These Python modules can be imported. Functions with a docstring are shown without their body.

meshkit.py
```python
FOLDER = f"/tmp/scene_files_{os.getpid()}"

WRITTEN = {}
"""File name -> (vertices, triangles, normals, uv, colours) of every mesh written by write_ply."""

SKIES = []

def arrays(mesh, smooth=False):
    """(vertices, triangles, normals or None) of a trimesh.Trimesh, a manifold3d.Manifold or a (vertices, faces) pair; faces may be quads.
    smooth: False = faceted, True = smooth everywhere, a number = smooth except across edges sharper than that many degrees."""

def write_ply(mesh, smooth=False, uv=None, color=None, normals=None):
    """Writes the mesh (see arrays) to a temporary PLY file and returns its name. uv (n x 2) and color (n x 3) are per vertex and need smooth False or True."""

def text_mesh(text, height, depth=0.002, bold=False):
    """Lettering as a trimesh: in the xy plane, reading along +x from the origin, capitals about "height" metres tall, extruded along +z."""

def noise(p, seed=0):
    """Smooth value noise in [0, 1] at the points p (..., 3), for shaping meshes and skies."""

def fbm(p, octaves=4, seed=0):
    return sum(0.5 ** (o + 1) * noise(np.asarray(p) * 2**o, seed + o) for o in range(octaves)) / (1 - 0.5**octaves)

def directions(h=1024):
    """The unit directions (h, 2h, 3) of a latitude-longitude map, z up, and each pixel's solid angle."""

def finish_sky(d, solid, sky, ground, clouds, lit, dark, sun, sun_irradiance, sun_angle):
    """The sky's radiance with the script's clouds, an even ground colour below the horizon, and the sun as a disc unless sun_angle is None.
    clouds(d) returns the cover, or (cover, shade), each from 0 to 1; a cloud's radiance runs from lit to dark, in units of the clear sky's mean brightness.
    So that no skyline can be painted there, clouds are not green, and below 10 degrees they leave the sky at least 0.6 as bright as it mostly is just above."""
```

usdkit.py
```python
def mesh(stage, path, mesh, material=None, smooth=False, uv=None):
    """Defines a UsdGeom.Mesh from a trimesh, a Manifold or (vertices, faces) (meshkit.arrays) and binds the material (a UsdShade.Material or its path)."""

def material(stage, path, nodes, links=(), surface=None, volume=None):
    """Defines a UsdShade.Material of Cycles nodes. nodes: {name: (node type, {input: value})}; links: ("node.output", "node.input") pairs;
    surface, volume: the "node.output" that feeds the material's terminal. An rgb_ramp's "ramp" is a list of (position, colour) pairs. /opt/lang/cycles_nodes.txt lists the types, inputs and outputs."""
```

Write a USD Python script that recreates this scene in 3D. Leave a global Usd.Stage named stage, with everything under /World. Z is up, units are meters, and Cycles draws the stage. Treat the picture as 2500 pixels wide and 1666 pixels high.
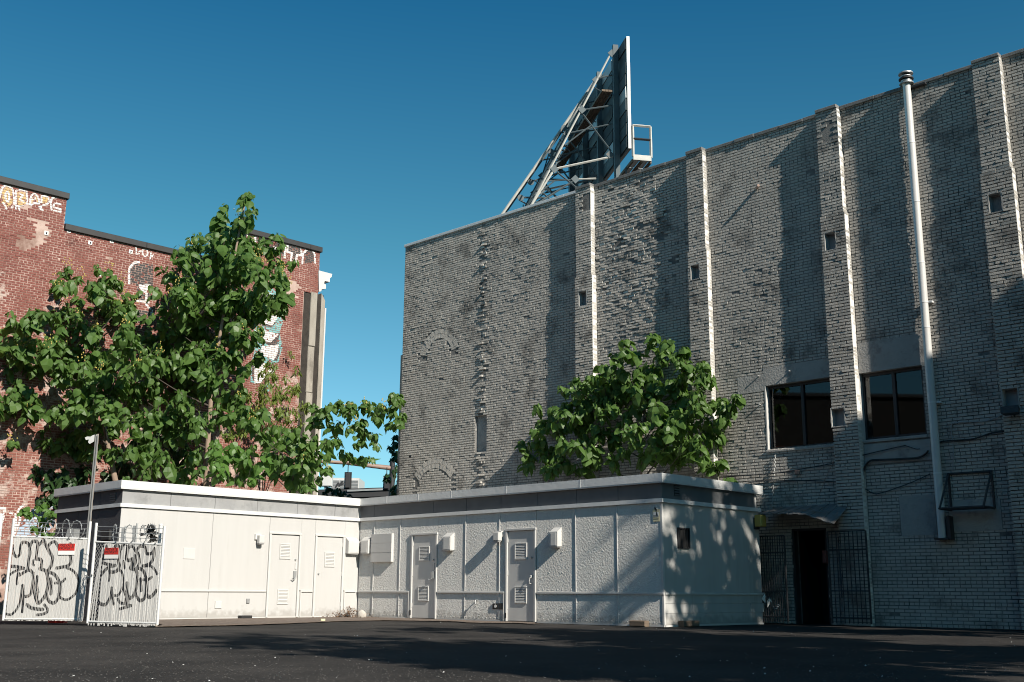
import math, random
import numpy as np
import trimesh, shapely
from shapely.geometry import Polygon, LineString, box as sbox
from shapely.ops import unary_union
import usdkit, meshkit
from pxr import Usd, UsdGeom, UsdLux, UsdShade, Gf, Sdf, Vt

rng = np.random.default_rng(7)
random.seed(7)
stage = Usd.Stage.CreateInMemory()
UsdGeom.SetStageUpAxis(stage, 'Z')
UsdGeom.Xform.Define(stage, '/World')
UsdGeom.Scope.Define(stage, '/World/Looks')

# ------------------------------------------------------------------ camera, sky, sun, exposure
F_PX, PITCH, ROLL, CAM_Z = 2683.18, math.radians(12.837783), math.radians(0.34768), 0.6841
SUN = np.array([.617, -.801, .655]); SUN /= np.linalg.norm(SUN)
SKY_STRENGTH, SUN_INTENSITY, EXPOSURE = 0.061, 1.25, 0.55
SKY_RAMP = [(0.0, (.78, 1.25, 1.35)), (.127, (.70, 1.22, 1.32)), (.306, (.40, 1.07, 1.06)), (.498, (.15, .82, 1.04)), (1.0, (.15, .80, 1.04))]      # the graded colour of the clear sky by height over the horizon

cp, sp = math.cos(PITCH), math.sin(PITCH)
FW, UP0, RT0 = np.array([0, cp, sp]), np.array([0, -sp, cp]), np.array([1., 0, 0])
RT = RT0 * math.cos(ROLL) + UP0 * math.sin(ROLL)
UP = -RT0 * math.sin(ROLL) + UP0 * math.cos(ROLL)
CAM = np.array([0, 0, CAM_Z])
camera = UsdGeom.Camera.Define(stage, '/World/camera')
camera.CreateHorizontalApertureAttr(36.0)
camera.CreateVerticalApertureAttr(36.0 * 682 / 1024)
camera.CreateFocalLengthAttr(36.0 * F_PX / 2500)
camera.CreateClippingRangeAttr(Gf.Vec2f(0.1, 5000))
camera.CreateExposureAttr(EXPOSURE)
mtx = Gf.Matrix4d(1.0)
for i, a in enumerate((RT, UP, -FW)):
    mtx.SetRow(i, Gf.Vec4d(*a, 0))
mtx.SetRow(3, Gf.Vec4d(*CAM, 1))
camera.AddTransformOp().Set(mtx)

sun_el = math.asin(SUN[2]); sun_rot = math.atan2(SUN[0], SUN[1])
sky_m = usdkit.material(stage, '/World/Looks/sky', {
    'sky': ('sky_texture', {'sky_type': 'single_scattering', 'sun_disc': False, 'sun_elevation': sun_el, 'sun_rotation': sun_rot, 'altitude': 100.0, 'air_density': 1.0, 'aerosol_density': 0.3, 'ozone_density': 1.0}),
    'tc': ('texture_coordinate', {}), 'sep': ('separate_xyz', {}), 'grade': ('rgb_ramp', {'ramp': SKY_RAMP}),
    'tint': ('mix', {'mix_type': 'multiply', 'fac': 1.0}),
    'bg': ('background_shader', {'strength': SKY_STRENGTH})}, [('tc.generated', 'sep.vector'), ('sep.z', 'grade.fac'), ('sky.color', 'tint.color1'), ('grade.color', 'tint.color2'), ('tint.color', 'bg.color')], surface='bg.background')
dome = UsdLux.DomeLight.Define(stage, '/World/sky')
UsdShade.MaterialBindingAPI.Apply(dome.GetPrim()).Bind(sky_m)
sun = UsdLux.DistantLight.Define(stage, '/World/sun')
sun.CreateIntensityAttr(SUN_INTENSITY); sun.CreateAngleAttr(0.5); sun.CreateNormalizeAttr(True); sun.CreateColorAttr(Gf.Vec3f(1.0, 0.93, 0.82))
zx = SUN; xx = np.cross([0, 0, 1.], zx); xx /= np.linalg.norm(xx); yx = np.cross(zx, xx)
ms = Gf.Matrix4d(1.0)
for i, a in enumerate((xx, yx, zx)):
    ms.SetRow(i, Gf.Vec4d(*a, 0))
sun.AddTransformOp().Set(ms)

# ------------------------------------------------------------------ helpers
def ray(u, v):
    return RT * (u - 1250) / F_PX - UP * (v - 833) / F_PX + FW
def px(u, v, Y):
    """The point of the place at depth y = Y that lies on the sight line (u, v) of the 2500 x 1666 photograph."""
    r = ray(u, v); return CAM + r * (Y / r[1])
def proj(P):
    d = np.asarray(P, float) - CAM; z = d @ FW
    return np.stack([1250 + F_PX * (d @ RT) / z, 833 - F_PX * (d @ UP) / z, z], -1)
def unit(v):
    v = np.asarray(v, float); return v / (np.linalg.norm(v, axis=-1, keepdims=True) + 1e-12)

class Face:
    """A vertical wall plane: s runs along it, z up, q out of it."""
    def __init__(self, p, ang):
        self.p, self.d = np.array(p, float), np.array([math.cos(ang), math.sin(ang)])
        self.n = np.array([self.d[1], -self.d[0]])
    def at(self, u, v, q=0.):
        r = ray(u, v); p = self.p + self.n * q
        P = CAM + r * ((self.n @ (p - CAM[:2])) / (self.n @ r[:2]))
        return (P[:2] - p) @ self.d, P[2]
    def w(self, a):
        a = np.asarray(a, float)
        return np.concatenate([self.p + a[..., :1] * self.d + a[..., 2:3] * self.n, a[..., 1:2]], -1)
    def sq(self, xy):
        e = np.asarray(xy, float) - self.p
        return e @ self.d, e @ self.n
class World:
    def w(self, a): return np.asarray(a, float)
WORLD = World()

CUBE = np.array([[0, 0, 0], [1, 0, 0], [1, 1, 0], [0, 1, 0], [0, 0, 1], [1, 0, 1], [1, 1, 1], [0, 1, 1]], float)
CUBE_F = np.array([[0, 3, 2], [0, 2, 1], [4, 5, 6], [4, 6, 7], [0, 1, 5], [0, 5, 4], [1, 2, 6], [1, 6, 5], [2, 3, 7], [2, 7, 6], [3, 0, 4], [3, 4, 7]])
class MB:
    def __init__(self): self.v, self.f, self.k = [], [], 0
    def add(self, v, f):
        v = np.asarray(v, float).reshape(-1, 3); self.v.append(v); self.f.append(np.asarray(f, int) + self.k); self.k += len(v); return self
    def box(self, face, s0, s1, z0, z1, q0, q1, ch=0.):
        s0, s1 = min(s0, s1), max(s0, s1); z0, z1 = min(z0, z1), max(z0, z1)
        c = CUBE * [s1 - s0, z1 - z0, q1 - q0] + [s0, z0, q0]
        if ch:
            t = c[4:]; ctr = t.mean(0); half = np.array([(s1 - s0) / 2, (z1 - z0) / 2, 1]); t[:, :2] = ctr[:2] + (t[:, :2] - ctr[:2]) * (half[:2] - ch) / half[:2]
            m = c[4:].copy(); m2 = CUBE[4:] * [s1 - s0, z1 - z0, 0] + [s0, z0, q1 - ch]
            v = np.vstack([c[:4], m2, m]); f = [[0, 3, 2], [0, 2, 1], [8, 9, 10], [8, 10, 11]]
            for a in (0, 4):
                for i in range(4):
                    j = (i + 1) % 4; f += [[a + i, a + j, a + 4 + j], [a + i, a + 4 + j, a + 4 + i]]
            return self.add(face.w(v), f)
        return self.add(face.w(c), CUBE_F)
    def hexa(self, face, eight): return self.add(face.w(eight), CUBE_F)
    def tube(self, pts, r, sides=6, cap=True):
        p = np.asarray(pts, float); r = np.broadcast_to(r, (len(p),))
        t = unit(np.gradient(p, axis=0)); ref = np.array([0, 0, 1.]) if abs(t[:, 2]).mean() < .8 else np.array([1., 0, 0])
        a = unit(np.cross(t, ref)); b = np.cross(t, a); an = np.arange(sides) * 2 * np.pi / sides
        v = p[:, None] + r[:, None, None] * (np.cos(an)[None, :, None] * a[:, None] + np.sin(an)[None, :, None] * b[:, None])
        i, j = np.meshgrid(np.arange(len(p) - 1), np.arange(sides), indexing='ij')
        q = np.stack([i * sides + j, i * sides + (j + 1) % sides, (i + 1) * sides + (j + 1) % sides, (i + 1) * sides + j], -1).reshape(-1, 4)
        f = np.vstack([q[:, [0, 2, 1]], q[:, [0, 3, 2]]])
        if cap:
            n = len(p) * sides; e = (len(p) - 1) * sides
            f = np.vstack([f, [[0, k, k + 1] for k in range(1, sides - 1)], [[e, e + k + 1, e + k] for k in range(1, sides - 1)]])
        return self.add(v.reshape(-1, 3), f)
    def poly(self, face, pg, q0, q1):
        for g in getattr(pg, 'geoms', [pg]):
            if g.is_empty or g.area < 1e-6: continue
            m = trimesh.creation.extrude_polygon(g, q1 - q0, engine='earcut'); v = np.array(m.vertices); v[:, 2] += q0
            self.add(face.w(v), m.faces)
        return self
    def mesh(self, m): return self.add(m.vertices, m.faces)
    def arr(self): return np.vstack(self.v), np.vstack(self.f)

COUNT, BASE = {}, {'/World': np.zeros(3)}
def fresh(parent, name):
    k = COUNT.get((parent, name), 0); COUNT[(parent, name)] = k + 1
    return f'{parent}/{name}' + (f'_{k:03d}' if k else '')
def keys(prim, label=None, cat=None, group=None, kind=None):
    for k, x in (('label', label), ('category', cat), ('group', group), ('kind', kind)):
        if x: prim.SetCustomDataByKey(k, x)
def thing(name, label, cat, base=(0, 0, 0), group=None, kind=None):
    path = fresh('/World', name); x = UsdGeom.Xform.Define(stage, path); x.AddTranslateOp().Set(Gf.Vec3d(*map(float, base)))
    BASE[path] = np.array(base, float); keys(x.GetPrim(), label, cat, group, kind); return path
def part(parent, name, mb, m, label=None, kind=None, smooth=False):
    path = fresh(parent, name); v, f = mb.arr() if isinstance(mb, MB) else mb
    BASE[path] = BASE[parent]
    g = usdkit.mesh(stage, path, (v - BASE[parent], f), MAT[m], smooth); keys(g.GetPrim(), label, kind=kind); return path
def single(name, mb, m, label=None, cat=None, group=None, kind=None, smooth=False):
    path = part('/World', name, mb, m, smooth=smooth); keys(stage.GetPrimAtPath(path), label, cat, group, kind); return path

# ------------------------------------------------------------------ materials
MAT = {}
def mat(name, c1, c2=None, scale=4., rough=.75, bump=0., bscale=40., metal=0., spots=None, sscale=1.5, slo=.52, shi=.66, detail=6., spec=.5, stretch=(1, 1, 1), island=0., drough=0., splash=0):
    c2 = c2 or tuple(x * .8 for x in c1)
    n = {'geo': ('geometry', {}), 'map': ('mapping', {'scale': stretch}), 'n1': ('noise_texture', {'scale': scale, 'detail': detail, 'roughness': .65}), 'r1': ('rgb_ramp', {'ramp': [(.32, c1), (.68, c2)]}),
         'p': ('principled_bsdf', {'roughness': rough, 'metallic': metal, 'specular_ior_level': spec, 'diffuse_roughness': drough})}
    l = [('geo.position', 'map.vector'), ('map.vector', 'n1.vector'), ('n1.fac', 'r1.fac')]; out = 'r1.color'
    if spots:
        n['n2'] = ('noise_texture', {'scale': sscale, 'detail': 7., 'roughness': .7}); n['r2'] = ('rgb_ramp', {'ramp': [(slo, (0, 0, 0)), (shi, (1, 1, 1))]}); n['mx'] = ('mix', {'mix_type': 'mix', 'color2': spots})
        l += [('map.vector', 'n2.vector'), ('n2.fac', 'r2.fac'), ('r2.color', 'mx.fac'), (out, 'mx.color1')]; out = 'mx.color'
    if island:
        n['ri'] = ('map_range', {'from_min': 0., 'from_max': 1., 'to_min': 1 - island, 'to_max': 1 + island}); n['hs'] = ('hsv', {})
        l += [('geo.random_per_island', 'ri.value'), ('ri.result', 'hs.value'), (out, 'hs.color')]; out = 'hs.color'
    if splash:   # mud thrown up on the lowest hand's breadth of the wall, uneven
        n['sz'] = ('separate_xyz', {}); n['n3'] = ('noise_texture', {'scale': 7., 'detail': 5.}); n['hz'] = ('map_range', {'from_min': .02, 'from_max': .42, 'to_min': .62, 'to_max': -.12, 'clamp': True}); n['ad'] = ('math', {'math_type': 'add'}); n['r3'] = ('rgb_ramp', {'ramp': [(.72, (0, 0, 0)), (1., (.42, .42, .42))]}); n['m3'] = ('mix', {'mix_type': 'mix', 'color2': (.20, .175, .15)})
        l += [('geo.position', 'sz.vector'), ('sz.z', 'hz.value'), ('geo.position', 'n3.vector'), ('hz.result', 'ad.value1'), ('n3.fac', 'ad.value2'), ('ad.value', 'r3.fac'), ('r3.color', 'm3.fac'), (out, 'm3.color1')]; out = 'm3.color'
    l.append((out, 'p.base_color'))
    if bump:
        n['nb'] = ('noise_texture', {'scale': bscale, 'detail': 4., 'roughness': .6}); n['b'] = ('bump', {'strength': 1.0, 'distance': bump})
        l += [('geo.position', 'nb.vector'), ('nb.fac', 'b.height'), ('b.normal', 'p.normal')]
    MAT[name] = usdkit.material(stage, '/World/Looks/' + name, n, l, surface='p.BSDF')
MAT['asphalt'] = usdkit.material(stage, '/World/Looks/asphalt', {'geo': ('geometry', {}), 'big': ('noise_texture', {'scale': .55, 'detail': 5., 'roughness': .6}), 'rb': ('rgb_ramp', {'ramp': [(.36, (.0125, .0113, .0107)), (.62, (.031, .0282, .0265))]}),
    'vor': ('voronoi_texture', {'scale': 60.}), 'rv': ('rgb_ramp', {'ramp': [(.0, (1.9, 1.85, 1.8)), (.22, (1.1, 1.1, 1.1)), (.5, (.75, .75, .75))]}), 'fine': ('noise_texture', {'scale': 22., 'detail': 6., 'roughness': .8}), 'rf': ('rgb_ramp', {'ramp': [(.36, (.62, .62, .62)), (.52, (1., 1., 1.)), (.66, (1.9, 1.85, 1.75)), (.74, (3.2, 3.1, 2.9))]}),
    'm1': ('mix', {'mix_type': 'multiply', 'fac': 1.}), 'm2': ('mix', {'mix_type': 'multiply', 'fac': 1.}), 'b': ('bump', {'strength': 1., 'distance': .012}), 'p': ('principled_bsdf', {'roughness': .85, 'specular_ior_level': .25, 'diffuse_roughness': 1.})},
    [('geo.position', 'big.vector'), ('big.fac', 'rb.fac'), ('geo.position', 'vor.vector'), ('vor.distance', 'rv.fac'), ('geo.position', 'fine.vector'), ('fine.fac', 'rf.fac'), ('rb.color', 'm1.color1'), ('rv.color', 'm1.color2'), ('m1.color', 'm2.color1'), ('rf.color', 'm2.color2'), ('m2.color', 'p.base_color'), ('fine.fac', 'b.height'), ('b.normal', 'p.normal')], surface='p.BSDF')
mat('dirt', (.17, .125, .095), (.10, .075, .06), 6, .95, .01, 40, spots=(.24, .20, .17), sscale=9)
mat('white_paint_dimmed', (.475, .466, .455), (.445, .437, .425), 2.5, .6, .0015, 30, spots=(.39, .38, .36), sscale=1.3, slo=.58, shi=.78, stretch=(1.6, 1.6, .16), splash=1)  # white dimmed for the wing facing the sun, its light evened in the colour
mat('white_stucco_lifted', (.72, .70, .665), (.64, .62, .59), 2.5, .8, .020, 24, stretch=(1.5, 1.5, .2), splash=1, drough=1., spots=(.55, .53, .50), sscale=1.3, slo=.6, shi=.75)  # real stucco texture; white lifted to brighten the wing in grazing sun
mat('door_paint_lifted', (.56, .55, .53), (.51, .50, .485), 2, .55, .001, 30, spots=(.44, .43, .415), sscale=1.6, slo=.58, shi=.75, stretch=(1.5, 1.5, .3))  # right wing doors only: white lifted along with the brightened wall
mat('white_smooth', (.55, .54, .52), (.50, .49, .475), 3, .5)
mat('white_metal', (.66, .66, .65), (.58, .58, .57), 3, .42, .006, 9, spots=(.48, .47, .45), sscale=2, slo=.62, shi=.8)
mat('end_paint_shaded', (.46, .455, .44), (.41, .405, .39), 2.5, .65, .003, 30, stretch=(1.5, 1.5, .2), splash=1, spots=(.34, .335, .32), sscale=1.3, slo=.58, shi=.72)  # right end wall: its shade is mixed into the white
mat('grey_paint', (.30, .30, .30), (.25, .25, .255), 2.5, .7, .002, 40, spots=(.20, .20, .20), sscale=1.5)
mat('grey_dark_paint', (.13, .135, .14), (.105, .11, .115), 2.5, .7, .004, 40)
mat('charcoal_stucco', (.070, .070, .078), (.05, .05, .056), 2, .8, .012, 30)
mat('black', (.012, .012, .013), (.018, .018, .018), 5, .6)
mat('dark_interior', (.02, .018, .016), (.03, .026, .022), 2, .9)
mat('louvre_dark', (.09, .09, .09), (.12, .12, .12), 5, .7)
mat('grey_brick', (.75, .71, .65), (.59, .56, .515), 2.2, .85, .016, 55, spots=(.15, .142, .132), sscale=1.2, slo=.52, shi=.71, island=.24, drough=1.)
mat('grey_mortar', (.27, .262, .25), (.19, .185, .178), 3, .95, .012, 40, spots=(.05, .047, .043), sscale=1.3, slo=.48, shi=.68, drough=1.)
mat('old_tin', (.17, .175, .175), (.11, .11, .11), 6, .6, spots=(.14, .10, .075), sscale=4)
mat('grey_plaster', (.44, .43, .41), (.36, .35, .335), 2, .85, .016, 22, drough=1., spots=(.27, .26, .25), sscale=2.5)
mat('brick_side_sunlit', (.70, .68, .64), (.60, .585, .55), 3, .8, .004, 45)  # sun side of the pilasters, brightness put into the colour
mat('blue_grey_brick', (.42, .45, .48), (.34, .37, .41), 1.5, .82, .004, 45, spots=(.20, .27, .40), sscale=.6, slo=.56, shi=.75, island=.12)
mat('red_brick', (.295, .098, .076), (.225, .072, .058), 1.6, .88, .004, 40, spots=(.10, .045, .038), sscale=1.0, slo=.56, shi=.74, island=.30)
mat('red_brick_worn', (.30, .11, .085), (.25, .085, .065), 1.6, .9, .004, 40, spots=(.56, .43, .38), sscale=2.2, slo=.50, shi=.58, island=.25)
mat('cream_mortar', (.48, .36, .31), (.36, .25, .21), 2.0, .95, .004, 40, spots=(.20, .115, .09), sscale=.9, slo=.46, shi=.62)
mat('dark_coping', (.018, .017, .018), (.028, .027, .027), 3, .6)
mat('concrete', (.34, .31, .265), (.24, .215, .185), 3, .92, .006, 30, spots=(.13, .115, .095), sscale=1.6, slo=.55, shi=.72, stretch=(1, 1, .35))
mat('concrete_dark', (.022, .018, .015), (.04, .033, .027), 6, .95, .01, 25)
mat('stone_coping', (.20, .195, .185), (.12, .115, .11), 4, .9, .006, 30)
mat('galv', (.42, .43, .43), (.34, .35, .35), 5, .45, metal=.5)
mat('steel_pale', (.50, .49, .45), (.38, .37, .34), 5, .7, spots=(.25, .17, .12), sscale=4, slo=.6, shi=.7)
mat('steel_blue', (.085, .11, .12), (.06, .08, .09), 4, .7, spots=(.13, .11, .09), sscale=3, slo=.62, shi=.75)
mat('steel_dark', (.022, .022, .024), (.03, .03, .032), 4, .6)
mat('board_back', (.040, .052, .060), (.03, .04, .047), 1.5, .8, spots=(.02, .024, .028), sscale=1)
mat('wood_plank', (.17, .125, .09), (.10, .075, .055), 4, .9, .004, 30, stretch=(1, 1, 5))
mat('post_rust', (.30, .20, .13), (.42, .38, .33), 6, .8)
mat('bark', (.30, .22, .165), (.22, .16, .12), 8, .9, .008, 30, stretch=(1, 1, .4))
mat('bark_dark', (.07, .055, .042), (.045, .036, .03), 8, .9, .008, 30)
mat('sign_red', (.62, .035, .025), (.52, .03, .02), 6, .55)
mat('sign_white', (.78, .77, .75), (.70, .69, .67), 6, .55)
mat('sign_cream', (.62, .58, .38), (.56, .52, .34), 6, .6)
mat('yellow_plastic', (.50, .36, .08), (.42, .30, .07), 6, .5)
mat('spray_black', (.016, .016, .018), (.024, .024, .026), 8, .6)
mat('spray_white', (.74, .73, .72), (.64, .63, .62), 6, .8)
mat('spray_teal', (.12, .32, .33), (.20, .40, .40), 5, .8)
mat('spray_yellow', (.52, .36, .15), (.44, .29, .13), 5, .8)
mat('spray_blue', (.40, .48, .58), (.30, .40, .52), 4, .8)
mat('spray_dark', (.035, .032, .035), (.055, .05, .05), 5, .8)
mat('dead_leaf', (.20, .105, .055), (.30, .18, .10), 20, .9, island=.4)
mat('pale_rock', (.48, .45, .40), (.36, .33, .30), 8, .9, .01, 20)
mat('orange_brick', (.24, .085, .04), (.19, .065, .033), 2, .9)
mat('berry', (.55, .42, .10), (.40, .32, .09), 9, .6)
mat('flower_brown', (.35, .24, .12), (.24, .16, .08), 9, .7)
mat('litter', (.72, .72, .70), (.60, .60, .58), 9, .6)
mat('grit', (.085, .081, .077), (.05, .048, .045), 30, .9)
mat('pole_brown', (.30, .20, .16), (.24, .16, .13), 4, .6)
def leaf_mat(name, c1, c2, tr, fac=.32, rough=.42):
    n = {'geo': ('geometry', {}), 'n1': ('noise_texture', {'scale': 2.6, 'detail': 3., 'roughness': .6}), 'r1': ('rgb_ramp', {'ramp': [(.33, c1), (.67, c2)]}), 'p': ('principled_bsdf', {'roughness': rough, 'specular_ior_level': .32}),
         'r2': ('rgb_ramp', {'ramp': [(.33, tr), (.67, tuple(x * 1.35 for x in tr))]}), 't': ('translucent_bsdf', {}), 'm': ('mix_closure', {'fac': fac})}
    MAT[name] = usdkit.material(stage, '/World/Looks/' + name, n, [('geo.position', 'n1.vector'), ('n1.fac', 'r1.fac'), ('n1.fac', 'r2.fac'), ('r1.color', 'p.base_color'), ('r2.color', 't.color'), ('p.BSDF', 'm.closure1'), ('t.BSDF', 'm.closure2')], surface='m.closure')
leaf_mat('leaf', (.058, .116, .028), (.096, .166, .040), (.15, .29, .04), .30, .44)
leaf_mat('leaf_fresh', (.075, .155, .034), (.10, .19, .042), (.18, .34, .04), .34)
leaf_mat('leaf_yellow', (.11, .17, .035), (.17, .20, .05), (.30, .36, .06), .35)
leaf_mat('leaf_dark', (.02, .05, .016), (.03, .065, .02), (.04, .10, .02), .2)  # on the foliage behind the left end, shade under crowns is in this colour
MAT['glass'] = usdkit.material(stage, '/World/Looks/glass', {'tr': ('transparent_bsdf', {'color': (.55, .58, .6)}), 'gl': ('glossy_bsdf', {'color': (.9, .9, .9), 'roughness': .02}), 'fr': ('fresnel', {'IOR': 1.5}), 'm': ('mix_closure', {})},
                               [('fr.fac', 'm.fac'), ('tr.BSDF', 'm.closure1'), ('gl.BSDF', 'm.closure2')], surface='m.closure')

# the wall planes of the place
GW = Face((8.1705276, 24.23303344), -0.7655398)       # the grey painted brick wall
A1, A2 = math.radians(-44.45), math.radians(45.45)
WR = Face((-4.06381095, 29.96596879), A1)             # right wing of the white building
WL = Face((-8.83120061, 25.13632117), A2)             # left wing of the white building
RB = Face(px(150, 560, 31.45)[:2], math.radians(44.2520))  # the red brick wall

# ------------------------------------------------------------------ ground
def ground_grid():
    xs = np.unique(np.concatenate([np.linspace(-400, -40, 10), np.linspace(-40, 40, 81), np.linspace(40, 400, 10)])); ys = np.unique(np.concatenate([np.linspace(-200, -10, 8), np.linspace(-10, 45, 70), np.linspace(45, 500, 10)]))
    X, Y = np.meshgrid(xs, ys, indexing='ij'); P = np.stack([X, Y, 0 * X], -1)
    near = np.exp(-((X / 25) ** 2 + ((Y - 15) / 25) ** 2)); P[..., 2] = (meshkit.fbm(P * .35, 3, 5) - .5) * .02 * near - .008
    nx, ny = X.shape; i, j = np.meshgrid(np.arange(nx - 1), np.arange(ny - 1), indexing='ij')
    q = np.stack([i * ny + j, (i + 1) * ny + j, (i + 1) * ny + j + 1, i * ny + j + 1], -1).reshape(-1, 4)
    return P.reshape(-1, 3), np.vstack([q[:, [0, 1, 2]], q[:, [0, 2, 3]]])
single('ground', ground_grid(), 'asphalt', kind='structure', smooth=True)
def gpt(u, v): r_ = ray(u, v); return (CAM + r_ * (-CAM_Z / r_[2]))[:2]
apron = Polygon([WL.w([.3, 0, .01])[:2], WL.w([6.75, 0, .01])[:2], WR.w([.1, 0, .01])[:2], WR.w([6.2, 0, .01])[:2], gpt(1330, 1524.5), gpt(1180, 1521.5), gpt(1060, 1517.5), gpt(930, 1515.5), gpt(820, 1518), gpt(700, 1523), gpt(600, 1527), gpt(500, 1529), gpt(395, 1531), gpt(392, 1524)]).buffer(0)
ap = apron.segmentize(.35); xy = np.array(ap.exterior.coords)[:-1]; xy = xy + (meshkit.noise(np.column_stack([xy * 1.7, 0 * xy[:, 0]]), 3)[:, None] - .5) * .35 * (np.array([shapely.Point(*p).distance(LineString([WL.w([0, 0, 0])[:2], WL.w([6.79, 0, 0])[:2]])) for p in xy]) > .3)[:, None]
m = MB(); m.poly(WORLD, Polygon(xy).buffer(0), .008, .014); single('dirt_strip', m, 'dirt', kind='structure')

# ------------------------------------------------------------------ white modular building
HB = 3.10
wb = thing('utility_building', 'long low white utility building with two wings meeting in an inner corner, grey fascia', 'building', (*WR.p, 0))
Lp, Ip = WL.p, WR.p
Rp = WR.w([10.06, 0, 0])[:2]; RRp = WR.w([10.06, 0, -3.69])[:2]; LLp = WL.w([0, 0, -3.39])[:2]
EN = Face(Rp, A1 + math.pi / 2); LE = Face(LLp, A2 - math.pi / 2)      # right end face, left end face
# inner back corner: along -WL.n from LL, along WR back line
Bp = Ip - WR.n * 3.69 - WL.n * 3.39
plan = Polygon([Lp, Ip, Rp, RRp, Bp, LLp])
if not plan.exterior.is_ccw: plan = Polygon(list(plan.exterior.coords)[::-1])
core = plan.buffer(-.03, join_style=2)
m = MB(); m.poly(WORLD, core, 0.0, 2.96); part(wb, 'wall', m, 'white_paint_dimmed')
m = MB(); m.poly(WORLD, plan.buffer(.09, join_style=2).difference(plan.buffer(-.18, join_style=2)), 2.93, HB); part(wb, 'coping', m, 'white_metal')
m = MB(); m.poly(WORLD, plan.buffer(.085, join_style=2).difference(plan.buffer(-.02, join_style=2)), 2.905, 2.93); part(wb, 'drip_edge', m, 'white_metal')
m = MB(); m.poly(WORLD, plan.buffer(.048, join_style=2).difference(plan.buffer(-.02, join_style=2)), 2.503, 2.586); part(wb, 'belt_trim', m, 'white_metal')
m = MB(); m.poly(WORLD, plan.buffer(-.2, join_style=2), 2.97, 3.0); part(wb, 'roof', m, 'grey_paint')
# coping joints
for s in (1.2, 2.45, 3.7, 5.6, 7.9):
    m = MB(); m.box(WR, s, s + .02, 2.925, HB + .004, .085, .094); part(wb, 'coping_joint', m, 'white_metal')
rng2 = random.Random(3)
def panels(face, bounds, z0, z1, name, m_, skip=(), proud=0.):
    for a, b in zip(bounds[:-1], bounds[1:]):
        segs = [(a, b)]
        for (d0, d1) in skip:
            new = []
            for (x, y) in segs:
                if d1 <= x or d0 >= y: new.append((x, y)); continue
                if d0 > x: new.append((x, d0))
                if d1 < y: new.append((d1, y))
            segs = new
        for (x, y) in segs:
            if y - x < .03: continue
            mm = MB(); mm.box(face, x + .004, y - .004, z0, z1, -.03, proud + rng2.uniform(-.002, .002), ch=.004); part(wb, name, mm, m_)
seR = [WR.at(u, 1380)[0] for u in (912, 976, 1057.5, 1136, 1219.5, 1310, 1406, 1508)]
seR = [0.02] + seR + [10.06]
d3 = (WR.at(1003.5, 1400)[0], WR.at(1067, 1400)[0]); d4 = (WR.at(1235, 1400)[0], WR.at(1309, 1400)[0])
d1 = (WL.at(653, 1400)[0], WL.at(731, 1400)[0]); d2 = (WL.at(766, 1400)[0], WL.at(838, 1400)[0])
DT = 2.06
RAIL = .682
panels(WR, seR, RAIL, 2.50, 'wall_panel', 'white_stucco_lifted', (d3, d4))
for dd in (d3, d4):
    mm = MB(); mm.box(WR, dd[0], dd[1], DT + .03, 2.50, -.03, .0); part(wb, 'wall_panel', mm, 'white_stucco_lifted')
panels(WR, seR, .04, RAIL - .045, 'base_panel', 'white_stucco_lifted', (d3, d4), -.004)
panels(WR, [0.02] + [WR.at(u, 1235)[0] for u in (914, 1059, 1139, 1223, 1313, 1408, 1509)] + [10.06], 2.586, 2.905, 'fascia_panel', 'grey_dark_paint')
seL = [0.] + [WL.at(u, 1400)[0] for u in (512,)] + [6.74]
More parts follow.
